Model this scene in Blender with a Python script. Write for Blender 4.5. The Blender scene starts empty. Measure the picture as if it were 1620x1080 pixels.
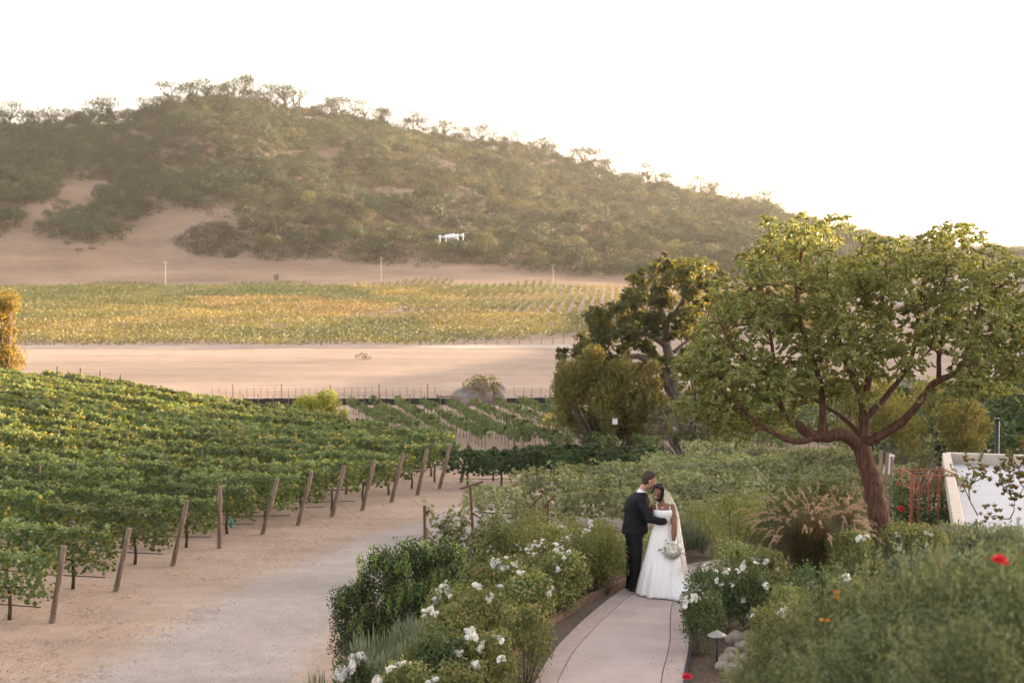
import bpy, math, random
import numpy as np
from mathutils import Vector, Matrix, Euler
SC = bpy.context.scene
COL = SC.collection
R_ = np.random.default_rng(7)
random.seed(7)

# ------------------------------------------------------------------ camera, sky, sun, exposure
CAM_H = 4.86; FPX = 2250.0; TILT = math.atan(110 / 2250)
cam = bpy.data.cameras.new('camera'); camo = bpy.data.objects.new('camera', cam); COL.objects.link(camo)
camo.location = (0, 0, CAM_H); camo.rotation_euler = (math.pi / 2 - TILT, 0, 0)
cam.sensor_width = 36; cam.lens = 50; cam.clip_start = 0.1; cam.clip_end = 12000
cam.dof.use_dof = True; cam.dof.focus_distance = 21.5; cam.dof.aperture_fstop = 2.3
SC.camera = camo
SUN_AZ = math.radians(62); SUN_EL = math.radians(7)
w = bpy.data.worlds.new('World'); SC.world = w; w.use_nodes = True
nt = w.node_tree; nt.nodes.clear()
sky = nt.nodes.new('ShaderNodeTexSky'); sky.sky_type = 'NISHITA'; sky.sun_disc = False
sky.sun_elevation = SUN_EL; sky.sun_rotation = SUN_AZ; sky.dust_density = 3.0; sky.air_density = 1.0; sky.ozone_density = 1.0
tint = nt.nodes.new('ShaderNodeMix'); tint.data_type = 'RGBA'; tint.blend_type = 'MULTIPLY'; tint.inputs[0].default_value = 1
tint.inputs[7].default_value = (1.0, 0.90, 0.84, 1)
bg = nt.nodes.new('ShaderNodeBackground'); bg.inputs[1].default_value = 0.15
wo = nt.nodes.new('ShaderNodeOutputWorld')
hsv = nt.nodes.new('ShaderNodeHueSaturation'); hsv.inputs['Saturation'].default_value = .42; hsv.inputs['Value'].default_value = 1.15
nt.links.new(sky.outputs[0], hsv.inputs['Color']); nt.links.new(hsv.outputs[0], tint.inputs[6]); nt.links.new(tint.outputs[2], bg.inputs[0]); nt.links.new(bg.outputs[0], wo.inputs[0])
S = Vector((math.sin(SUN_AZ) * math.cos(SUN_EL), math.cos(SUN_AZ) * math.cos(SUN_EL), math.sin(SUN_EL)))
sun = bpy.data.lights.new('sun', 'SUN'); sun.energy = 4.0; sun.angle = math.radians(0.5); sun.color = (1.0, 0.72, 0.45)
suno = bpy.data.objects.new('sun', sun); COL.objects.link(suno); suno.rotation_euler = S.to_track_quat('Z', 'Y').to_euler()
suno.location = (60, 40, 60)
SC.view_settings.view_transform = 'Standard'; SC.view_settings.look = 'None'; SC.view_settings.gamma = 1
SC.view_settings.exposure = 2.6
SC.render.engine = 'CYCLES'
SC.cycles.max_bounces = 6; SC.cycles.diffuse_bounces = 3; SC.cycles.transmission_bounces = 3; SC.cycles.volume_bounces = 0
SC.cycles.transparent_max_bounces = 6

# ------------------------------------------------------------------ helpers
def sm(t, a=0.0, b=1.0):
    t = np.clip((np.asarray(t, float) - a) / (b - a), 0, 1); return t * t * (3 - 2 * t)
def at(px, py, Y):
    a = (px - 810) / FPX; b = (540 - py) / FPX
    dy = math.cos(TILT) + b * math.sin(TILT); dz = -math.sin(TILT) + b * math.cos(TILT)
    s = Y / dy
    return a * s, Y, CAM_H + dz * s
def proj(x, y, z):
    dz = z - CAM_H
    dep = y * math.cos(TILT) - dz * math.sin(TILT); up = y * math.sin(TILT) + dz * math.cos(TILT)
    return 810 + FPX * x / dep, 540 - FPX * up / dep
_nt = np.random.default_rng(99).random((256, 256))
def vn(x, y, s=1.0, o=0):
    x = np.asarray(x, float) / s + o * 17.3; y = np.asarray(y, float) / s + o * 5.7
    xi = np.floor(x).astype(int); yi = np.floor(y).astype(int); fx = x - xi; fy = y - yi
    fx = fx * fx * (3 - 2 * fx); fy = fy * fy * (3 - 2 * fy)
    g = lambda i, j: _nt[i % 256, j % 256]
    return (g(xi, yi) * (1 - fx) * (1 - fy) + g(xi + 1, yi) * fx * (1 - fy) + g(xi, yi + 1) * (1 - fx) * fy + g(xi + 1, yi + 1) * fx * fy) - 0.5
def inpoly(px, py, P):
    px = np.asarray(px, float); py = np.asarray(py, float); r = np.zeros(px.shape, bool)
    n = len(P)
    for i in range(n):
        x1, y1 = P[i]; x2, y2 = P[(i + 1) % n]
        if y1 == y2: continue
        c = ((y1 > py) != (y2 > py)) & (px < (x2 - x1) * (py - y1) / (y2 - y1) + x1)
        r ^= c
    return r
def sdist(x, y, P, closed=True):
    x = np.asarray(x, float); y = np.asarray(y, float); d = np.full(x.shape, 1e9)
    for i in range(len(P) if closed else len(P) - 1):
        x1, y1 = P[i]; x2, y2 = P[(i + 1) % len(P)]
        dx, dy = x2 - x1, y2 - y1; L = dx * dx + dy * dy
        t = np.clip(((x - x1) * dx + (y - y1) * dy) / L, 0, 1)
        d = np.minimum(d, np.hypot(x - x1 - t * dx, y - y1 - t * dy))
    if closed: d = np.where(inpoly(x, y, P), -d, d)
    return d

# ------------------------------------------------------------------ terrain height
PLAT = [(-4, -30), (-3, 6), (-1.2, 13), (-0.2, 17), (0.5, 20), (1.2, 23.5), (2.5, 26), (6, 27.5), (10, 27), (14, 24), (45, 22), (45, -30)]
RPX = [-700, -300, 0, 60, 150, 210, 270, 330, 400, 460, 540, 600, 640, 700, 760, 830, 900, 960, 1030, 1110, 1200, 1240, 1300, 1400, 1550, 1800, 2300]
RPY = [255, 230, 207, 207, 193, 189, 172, 164, 165, 178, 191, 202, 211, 224, 231, 236, 262, 284, 303, 320, 336, 350, 373, 398, 418, 434, 440]
RU = [(p - 810) / FPX for p in RPX]
_ps = np.linspace(0, 2.5, 251); _pv = np.interp(_ps, [0, .1, .25, .5, .75, 1, 1.15, 1.4, 2.5], [0, .045, .19, .48, .77, 1, 1.0, .85, .3])
_pv = np.convolve(np.pad(_pv, 6, 'edge'), np.ones(13) / 13, 'valid')
def ridge_R(u): return 860 + 60 * np.sin(u * 9 + 1.5)
HY0 = 470.0
def hill(x, y):
    x = np.asarray(x, float); y = np.asarray(y, float); u = x / np.maximum(y, 1)
    Rr = ridge_R(u); py = np.interp(u, RU, RPY)
    zr = CAM_H + Rr * ((540 - py) / FPX - math.tan(TILT)) / (1 + (540 - py) / FPX * math.tan(TILT))
    s = (y - HY0) / (Rr - HY0)
    p = np.interp(np.clip(s, 0, 2.5), _ps, _pv)
    amp = np.clip(s, 0, 1) * np.clip(1.02 - s, 0, 1) * 4
    n = vn(x + y * .35, y * .35, 62, 1) * 13 + vn(x + .5 * y, y * .5, 31, 2) * 6 + vn(x, y, 14, 3) * 2
    return -0.5 + (zr + 0.5) * p + n * amp
def H(x, y):
    x = np.asarray(x, float); y = np.asarray(y, float)
    L = np.interp(y, [-50, 35, 58, 85, 123, 135, 245, 470], [-2.8, -2.8, -3.7, -5.3, -7.5, -7.6, -7.6, -0.5])
    K = np.interp(-x, [10, 16, 24, 32, 45, 90], [-.3, .05, 1.4, 2.4, 3.5, 6]) * (1 - sm(y, 92, 125)) * sm(y, 10, 30)
    f = 1 - sm(y, 290, 420)
    rid = np.interp(y, [-100, 60, 106, 149, 200, 252, 288, 330, 403, 460], [44, 33.5, 26.5, 22.8, 20, 16.8, 13.3, 7, 1, -4])  # unseen ridge off to the right, heights shaped to cast the wanted shadow
    R1 = np.interp(x, [14, 30, 40, 60, 100], [0, 1.6, 3, 6, 12]) * f
    t = sm(x, 90, 165)
    base = L + K + R1
    base = base * (1 - t) + np.maximum(rid, base) * t
    base = base - sm(x, 190, 420) * np.maximum(base, 0) * .6
    far = sm(y, 140, 200)
    base = base + vn(x, y, 25, 4) * .5 * far * (1 - sm(y, 430, 470)) + vn(x, y, 3, 5) * .06 + vn(x, y, .7, 6) * .03
    sd = sdist(x, y, PLAT); wv = sm(sd, 0, 4.6)
    pl = np.interp(y, [3, 14.5], [3.1, 0]) + sm(y, 24, 29) * -.25
    z = pl * (1 - wv) + base * wv
    return np.where(y > HY0, hill(x, y), z)
def Hs(x, y): return float(H(np.array([x]), np.array([y]))[0])
_YS = np.geomspace(4, 1200, 700)
def gp(px, py):
    a = (px - 810) / FPX; b = (540 - py) / FPX
    dy = math.cos(TILT) + b * math.sin(TILT); dz = -math.sin(TILT) + b * math.cos(TILT)
    def first(Y):
        s = Y / dy; m = CAM_H + dz * s < H(a * s, Y); k = int(np.argmax(m)) if m.any() else len(Y) - 1
        return Y[max(k - 1, 0)], Y[k]
    lo, hi = first(_YS); lo, hi = first(np.linspace(lo, hi, 60))
    return at(px, py, hi)

# ------------------------------------------------------------------ tagging
def tag(o, label=None, cat=None, group=None, kind=None):
    if label: o['label'] = label
    if cat: o['category'] = cat
    if group: o['group'] = group
    if kind: o['kind'] = kind
    return o
def empty(name, loc, label, cat, group=None, rz=0, sc=1):
    o = bpy.data.objects.new(name, None); COL.objects.link(o); o.location = loc; o.rotation_euler = (0, 0, rz)
    o.scale = (sc, sc, sc) if not hasattr(sc, '__len__') else sc
    o.empty_display_size = .2
    return tag(o, label, cat, group)
def put(name, me, parent=None, loc=(0, 0, 0), rot=(0, 0, 0), sc=1):
    o = bpy.data.objects.new(name, me); COL.objects.link(o)
    if parent is not None: o.parent = parent
    o.location = loc; o.rotation_euler = rot if hasattr(rot, '__len__') else (0, 0, rot)
    o.scale = (sc, sc, sc) if not hasattr(sc, '__len__') else sc
    return o
def spawn(name, parts, loc, label, cat, group=None, rz=0, sc=1):
    """parts: list of (part_name, mesh); shared meshes"""
    r = empty(name, loc, label, cat, group, rz, sc)
    for p in parts: put(p[0], p[1], r)
    return r

# ------------------------------------------------------------------ mesh accumulator
class Geo:
    def __init__(s): s.v = []; s.q = []; s.t = []; s.n = 0
    def add(s, V, Q=None, T=None):
        V = np.asarray(V, np.float32).reshape(-1, 3)
        if Q is not None and len(Q): s.q.append(np.asarray(Q, np.int64) + s.n)
        if T is not None and len(T): s.t.append(np.asarray(T, np.int64) + s.n)
        s.v.append(V); s.n += len(V); return s
    def merge(s, V, Q, T=None): return s.add(V, Q, T)
    def arrays(s):
        V = np.concatenate(s.v) if s.v else np.zeros((0, 3))
        Q = np.concatenate(s.q) if s.q else np.zeros((0, 4), np.int64)
        T = np.concatenate(s.t) if s.t else np.zeros((0, 3), np.int64)
        return V, Q, T
    def shift(s, o):
        s.v = [v - np.asarray(o, np.float32) for v in s.v]; return s
    def mesh(s, name, mat, smooth=False):
        V, Q, T = s.arrays(); me = bpy.data.meshes.new(name)
        me.vertices.add(len(V)); me.vertices.foreach_set('co', V.astype(np.float32).ravel())
        nl = len(Q) * 4 + len(T) * 3; me.loops.add(nl)
        me.loops.foreach_set('vertex_index', np.concatenate([Q.ravel(), T.ravel()]).astype(np.int32))
        me.polygons.add(len(Q) + len(T))
        st = np.concatenate([np.arange(len(Q)) * 4, len(Q) * 4 + np.arange(len(T)) * 3]).astype(np.int32)
        me.polygons.foreach_set('loop_start', st)
        me.polygons.foreach_set('use_smooth', np.full(len(Q) + len(T), smooth))
        me.update(calc_edges=True); me.validate()
        if mat: me.materials.append(mat)
        return me
def tube(g, pts, rad, seg=8, caps=True, squash=None):
    P = np.asarray(pts, float); n = len(P); rad = np.broadcast_to(np.asarray(rad, float), (n,))
    T = np.gradient(P, axis=0); T /= np.linalg.norm(T, axis=1)[:, None] + 1e-9
    up = np.array([0, 0, 1.]) if abs(T[0][2]) < .9 else np.array([0, 1., 0])
    A = []; a = np.cross(T[0], up); a /= np.linalg.norm(a)
    for i in range(n):
        a = a - T[i] * np.dot(a, T[i]); a /= np.linalg.norm(a) + 1e-9; A.append(a)
    A = np.array(A); B = np.cross(T, A)
    th = np.arange(seg) / seg * 2 * math.pi
    V = P[:, None] + rad[:, None, None] * (np.cos(th)[None, :, None] * A[:, None] + np.sin(th)[None, :, None] * B[:, None])
    if squash is not None: V = P[:, None] + (V - P[:, None]) * np.asarray(squash)[None, None, :]
    V = V.reshape(-1, 3); Q = []
    i = np.arange(n - 1)[:, None]; j = np.arange(seg)[None, :]; k = (j + 1) % seg
    Q = np.stack([i * seg + j, i * seg + k, (i + 1) * seg + k, (i + 1) * seg + j], -1).reshape(-1, 4)
    Tt = None
    if caps:
        V = np.vstack([V, P[0], P[-1]]); c0 = n * seg; c1 = c0 + 1; jj = np.arange(seg); kk = (jj + 1) % seg
        Tt = np.vstack([np.stack([np.full(seg, c0), kk, jj], 1), np.stack([np.full(seg, c1), (n - 1) * seg + jj, (n - 1) * seg + kk], 1)])
    g.add(V, Q, Tt)
def boxg(g, c, s, rz=0, bev=0, M=None):
    x, y, z = np.array(s) / 2
    b = min(bev, x * .9, y * .9, z * .9)
    if b <= 0:
        V = np.array([[i * x, j * y, k * z] for k in (-1, 1) for i, j in ((-1, -1), (1, -1), (1, 1), (-1, 1))])
        Q = [[0, 3, 2, 1], [4, 5, 6, 7], [0, 1, 5, 4], [1, 2, 6, 5], [2, 3, 7, 6], [3, 0, 4, 7]]; T = None
    else:
        V = []
        for zz, ins in ((-z, b), (-z + b, 0), (z - b, 0), (z, b)):
            X, Y = x - ins, y - ins
            V += [[-X, -Y + b, zz], [-X + b, -Y, zz], [X - b, -Y, zz], [X, -Y + b, zz], [X, Y - b, zz], [X - b, Y, zz], [-X + b, Y, zz], [-X, Y - b, zz]]
        V = np.array(V); Q = []
        for r in range(3):
            for j in range(8): Q.append([r * 8 + j, r * 8 + (j + 1) % 8, r * 8 + 8 + (j + 1) % 8, r * 8 + 8 + j])
        for o, f in ((24, 1), (0, -1)):
            for a in ([0, 1, 2, 3], [3, 4, 7, 0], [4, 5, 6, 7]):
                q = [o + t for t in a]; Q.append(q if f > 0 else q[::-1])
        T = None
    if M is not None: V = V @ np.array(M).T[:3, :3]
    cs, sn = math.cos(rz), math.sin(rz); Rm = np.array([[cs, -sn, 0], [sn, cs, 0], [0, 0, 1]])
    g.add(V @ Rm.T + np.array(c), Q, T)
def unit(n, rng=R_):
    v = rng.normal(size=(n, 3)); return v / (np.linalg.norm(v, axis=1)[:, None] + 1e-9)
def nrm(v): return v / (np.linalg.norm(v, axis=-1, keepdims=True) + 1e-9)
def leaves(g, C, size, asp=.5, nb=None, nmix=1.0, d=None, fold=.15, wide=False, jit=.3):
    """leaf faces: C centres, nb preferred normal, d preferred leaf direction"""
    C = np.asarray(C, float); n = len(C)
    if n == 0: return
    N = unit(n)
    if nb is not None: N = nrm(N + np.asarray(nb) * nmix)
    if d is None: D = nrm(np.cross(N, unit(n)))
    else:
        D = nrm(np.asarray(d) + unit(n) * jit); N = nrm(np.cross(D, nrm(np.cross(N, D))))
    Sd = np.cross(N, D); sz = np.asarray(size) * (0.7 + .6 * R_.random(n)); sz = sz[:, None]
    h = sz * .5; wd = h * asp
    if not wide:
        V = np.stack([C - D * h, C + Sd * wd + N * wd * fold * 2, C + D * h, C - Sd * wd + N * wd * fold * 2], 1)
        Q = np.arange(n * 4).reshape(n, 4)
    else:
        V = np.stack([C - D * h, C - D * h * .35 + Sd * wd + N * wd * fold, C + D * h * .45 + Sd * wd * .8 + N * wd * fold, C + D * h - N * h * .25,
                      C + D * h * .45 - Sd * wd * .8 + N * wd * fold, C - D * h * .35 - Sd * wd + N * wd * fold], 1)
        b = np.arange(n)[:, None] * 6
        Q = np.concatenate([b + np.array([[0, 1, 2, 3]]), b + np.array([[0, 3, 4, 5]])])
    g.add(V.reshape(-1, 3), Q)
def lathe(g, prof, seg=16, loc=(0, 0, 0)):
    P = np.array(prof, float); th = np.arange(seg) / seg * 2 * math.pi
    V = np.stack([P[:, 0:1] * np.cos(th), P[:, 0:1] * np.sin(th), np.repeat(P[:, 1:2], seg, 1)], -1).reshape(-1, 3) + np.array(loc)
    n = len(P); i = np.arange(n - 1)[:, None]; j = np.arange(seg)[None]; k = (j + 1) % seg
    g.add(V, np.stack([i * seg + j, i * seg + k, (i + 1) * seg + k, (i + 1) * seg + j], -1).reshape(-1, 4))
def ico(n=2):
    import bmesh
    bm = bmesh.new(); bmesh.ops.create_icosphere(bm, subdivisions=n, radius=1)
    V = np.array([v.co[:] for v in bm.verts]); T = np.array([[v.index for v in f.verts] for f in bm.faces]); bm.free(); return V, T
ICO2 = ico(2); ICO3 = ico(3); ICO1 = ico(1)
def rock(g, c, s, seed=0, lvl=ICO3, amp=.35):
    V, T = lvl; r = 1 + amp * (vn(V[:, 0] * 1.3 + V[:, 2], V[:, 1] * 1.3 - V[:, 2] * .7, 1, seed) + .5 * vn(V[:, 0] * 3 + V[:, 2] * 2, V[:, 1] * 3 + V[:, 2], 1, seed + 5))
    g.add(V * r[:, None] * np.array(s) + np.array(c), None, T)

def combine(name, pairs, smooth=False):
    g = Geo(); idx = []
    for gg, m in pairs:
        V, Q, T = gg.arrays(); g.add(V, Q, T)
    me = g.mesh(name, None, smooth)
    for j, (gg, m) in enumerate(pairs): me.materials.append(m); idx += [j] * len(gg.arrays()[1])
    for j, (gg, m) in enumerate(pairs): idx += [j] * len(gg.arrays()[2])
    me.polygons.foreach_set('material_index', np.array(idx, np.int32)); return me
# ------------------------------------------------------------------ materials
def M_new(name):
    m = bpy.data.materials.new(name); m.use_nodes = True; nt = m.node_tree; nt.nodes.clear()
    return m, nt, nt.nodes.new('ShaderNodeOutputMaterial')
def mixc(nt, fac, a, b, mode='MIX'):
    n = nt.nodes.new('ShaderNodeMix'); n.data_type = 'RGBA'; n.blend_type = mode
    for i, v in ((0, fac), (6, a), (7, b)):
        if hasattr(v, 'is_output') or isinstance(v, bpy.types.NodeSocket): nt.links.new(v, n.inputs[i])
        elif i == 0: n.inputs[0].default_value = v
        else: n.inputs[i].default_value = (*v, 1)
    return n.outputs[2]
def mathn(nt, op, a, b=0.0, clamp=False):
    n = nt.nodes.new('ShaderNodeMath'); n.operation = op; n.use_clamp = clamp
    for i, v in ((0, a), (1, b)):
        if isinstance(v, bpy.types.NodeSocket): nt.links.new(v, n.inputs[i])
        else: n.inputs[i].default_value = v
    return n.outputs[0]
def ramp(nt, v, lo, hi):
    n = nt.nodes.new('ShaderNodeMapRange'); nt.links.new(v, n.inputs[0]); n.inputs[1].default_value = lo; n.inputs[2].default_value = hi; n.clamp = True
    return n.outputs[0]
def noise(nt, scale, detail=4, rough=.6, coord='obj', stretch=None):
    tc = nt.nodes.new('ShaderNodeNewGeometry') if coord == 'pos' else nt.nodes.new('ShaderNodeTexCoord')
    src = tc.outputs['Position'] if coord == 'pos' else tc.outputs['Object']
    if stretch:
        mp = nt.nodes.new('ShaderNodeMapping'); mp.inputs['Scale'].default_value = stretch; nt.links.new(src, mp.inputs[0]); src = mp.outputs[0]
    n = nt.nodes.new('ShaderNodeTexNoise'); n.inputs['Scale'].default_value = scale; n.inputs['Detail'].default_value = detail; n.inputs['Roughness'].default_value = rough
    nt.links.new(src, n.inputs['Vector']); return n.outputs[0]
def leafmat(name, a, b, c=None, cfrac=.06, trans=.35, rough=.5, spec=.25, patch=.8, objvar=.35, tcol=None, zone=None):
    m, nt, out = M_new(name)
    geo = nt.nodes.new('ShaderNodeNewGeometry'); oi = nt.nodes.new('ShaderNodeObjectInfo')
    r = geo.outputs['Random Per Island']
    col = mixc(nt, r, a, b)
    if zone:
        col = mixc(nt, ramp(nt, noise(nt, zone[2], 4, .65, 'pos', (1, .55, 1)), .42, .6), col, mixc(nt, r, zone[0], zone[1]))
    if c is not None:
        k = mathn(nt, 'MULTIPLY', r, 7.31); k = mathn(nt, 'FRACT', k)
        col = mixc(nt, mathn(nt, 'LESS_THAN', k, cfrac), col, c)
    v = noise(nt, patch, 2, .5, 'pos'); v = ramp(nt, v, .3, .7)
    v = mathn(nt, 'MULTIPLY_ADD', v, .5); nt.nodes[-1].inputs[2].default_value = .75
    ov = mathn(nt, 'MULTIPLY_ADD', oi.outputs['Random'], objvar); nt.nodes[-1].inputs[2].default_value = 1 - objvar / 2
    v = mathn(nt, 'MULTIPLY', v, ov)
    hs = nt.nodes.new('ShaderNodeHueSaturation'); nt.links.new(col, hs.inputs['Color']); nt.links.new(v, hs.inputs['Value'])
    hv = mathn(nt, 'MULTIPLY_ADD', oi.outputs['Random'], .02); nt.nodes[-1].inputs[2].default_value = .49
    nt.links.new(hv, hs.inputs['Hue'])
    col = hs.outputs[0]
    p = nt.nodes.new('ShaderNodeBsdfPrincipled'); nt.links.new(col, p.inputs['Base Color']); p.inputs['Roughness'].default_value = rough
    p.inputs['Specular IOR Level'].default_value = spec
    t = nt.nodes.new('ShaderNodeBsdfTranslucent'); tc = mixc(nt, 1.0, col, tcol or (1.25, 1.2, .6), 'MULTIPLY'); nt.links.new(tc, t.inputs[0])
    mx = nt.nodes.new('ShaderNodeMixShader'); mx.inputs[0].default_value = trans
    nt.links.new(p.outputs[0], mx.inputs[1]); nt.links.new(t.outputs[0], mx.inputs[2]); nt.links.new(mx.outputs[0], out.inputs[0])
    return m
def pmat(name, col, rough=.7, col2=None, scale=8, metal=0, bump=0, bscale=30, spec=.3, stretch=None, detail=5, lo=.35, hi=.65, coord='obj', sheen=0):
    m, nt, out = M_new(name); p = nt.nodes.new('ShaderNodeBsdfPrincipled')
    if col2 is not None:
        v = ramp(nt, noise(nt, scale, detail, .6, coord, stretch), lo, hi); nt.links.new(mixc(nt, v, col, col2), p.inputs['Base Color'])
    else: p.inputs['Base Color'].default_value = (*col, 1)
    p.inputs['Roughness'].default_value = rough; p.inputs['Metallic'].default_value = metal; p.inputs['Specular IOR Level'].default_value = spec
    if sheen: p.inputs['Sheen Weight'].default_value = sheen
    if bump:
        b = nt.nodes.new('ShaderNodeBump'); b.inputs['Strength'].default_value = bump; b.inputs['Distance'].default_value = .02
        nt.links.new(noise(nt, bscale, 5, .65, coord, stretch), b.inputs['Height']); nt.links.new(b.outputs[0], p.inputs['Normal'])
    nt.links.new(p.outputs[0], out.inputs[0]); return m

def groundmat(name, cols, speck=.25, bump=.6, fine=14, big=.35, stretch=None, zone=False, alt=None):
    """cols: list of 3 colours mixed by noises at different scales"""
    m, nt, out = M_new(name); p = nt.nodes.new('ShaderNodeBsdfPrincipled'); p.inputs['Roughness'].default_value = .95; p.inputs['Specular IOR Level'].default_value = .1
    a = ramp(nt, noise(nt, big, 5, .6, 'pos', stretch), .35, .65); b = ramp(nt, noise(nt, fine, 6, .7, 'pos'), .35, .7)
    c = mixc(nt, a, cols[0], cols[1]); c = mixc(nt, mathn(nt, 'MULTIPLY', b, .55), c, cols[2])
    vo = nt.nodes.new('ShaderNodeTexVoronoi'); vo.inputs['Scale'].default_value = fine * 3; g = nt.nodes.new('ShaderNodeNewGeometry'); nt.links.new(g.outputs['Position'], vo.inputs['Vector'])
    sp = mathn(nt, 'MULTIPLY_ADD', vo.outputs['Color'], speck); nt.nodes[-1].inputs[2].default_value = 1 - speck / 2
    if alt:
        ea = nt.nodes.new('ShaderNodeAttribute'); ea.attribute_name = 'edge'
        ef = mathn(nt, 'ADD', ea.outputs['Fac'], mathn(nt, 'MULTIPLY', ramp(nt, noise(nt, 2.2, 6, .72, 'pos'), .25, .75), .9)); ef = ramp(nt, ef, .75, 1.15)
        c2 = mixc(nt, ramp(nt, noise(nt, .35, 5, .6, 'pos'), .35, .65), alt[0], alt[1]); c2 = mixc(nt, mathn(nt, 'MULTIPLY', ramp(nt, noise(nt, 14, 6, .7, 'pos'), .35, .7), .55), c2, alt[2]); c = mixc(nt, ef, c, c2)
    for ms, mst, amt in ((.05, (.35, 1.2, 1), .5), (.5, (.5, 1.6, 1), .22), (2.5, None, .16)):
        mv = ramp(nt, noise(nt, ms, 5, .65, 'pos', mst), .3, .7); sp = mathn(nt, 'MULTIPLY', sp, mathn(nt, 'MULTIPLY_ADD', mv, amt)); nt.nodes[-2].inputs[2].default_value = 1 - amt / 2
    hs = nt.nodes.new('ShaderNodeHueSaturation'); nt.links.new(c, hs.inputs['Color']); nt.links.new(sp, hs.inputs['Value'])
    col = hs.outputs[0]
    if zone:
        at_ = nt.nodes.new('ShaderNodeAttribute'); at_.attribute_name = 'soil'
        z = ramp(nt, at_.outputs['Fac'], .3, .7)
        soil = mixc(nt, b, (.075, .052, .038), (.17, .125, .095))
        col = mixc(nt, z, col, soil)
    nt.links.new(col, p.inputs['Base Color'])
    bp = nt.nodes.new('ShaderNodeBump'); bp.inputs['Strength'].default_value = bump; bp.inputs['Distance'].default_value = .05
    nt.links.new(noise(nt, fine * .8, 6, .7, 'pos'), bp.inputs['Height']); nt.links.new(bp.outputs[0], p.inputs['Normal'])
    nt.links.new(p.outputs[0], out.inputs[0]); return m

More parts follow.
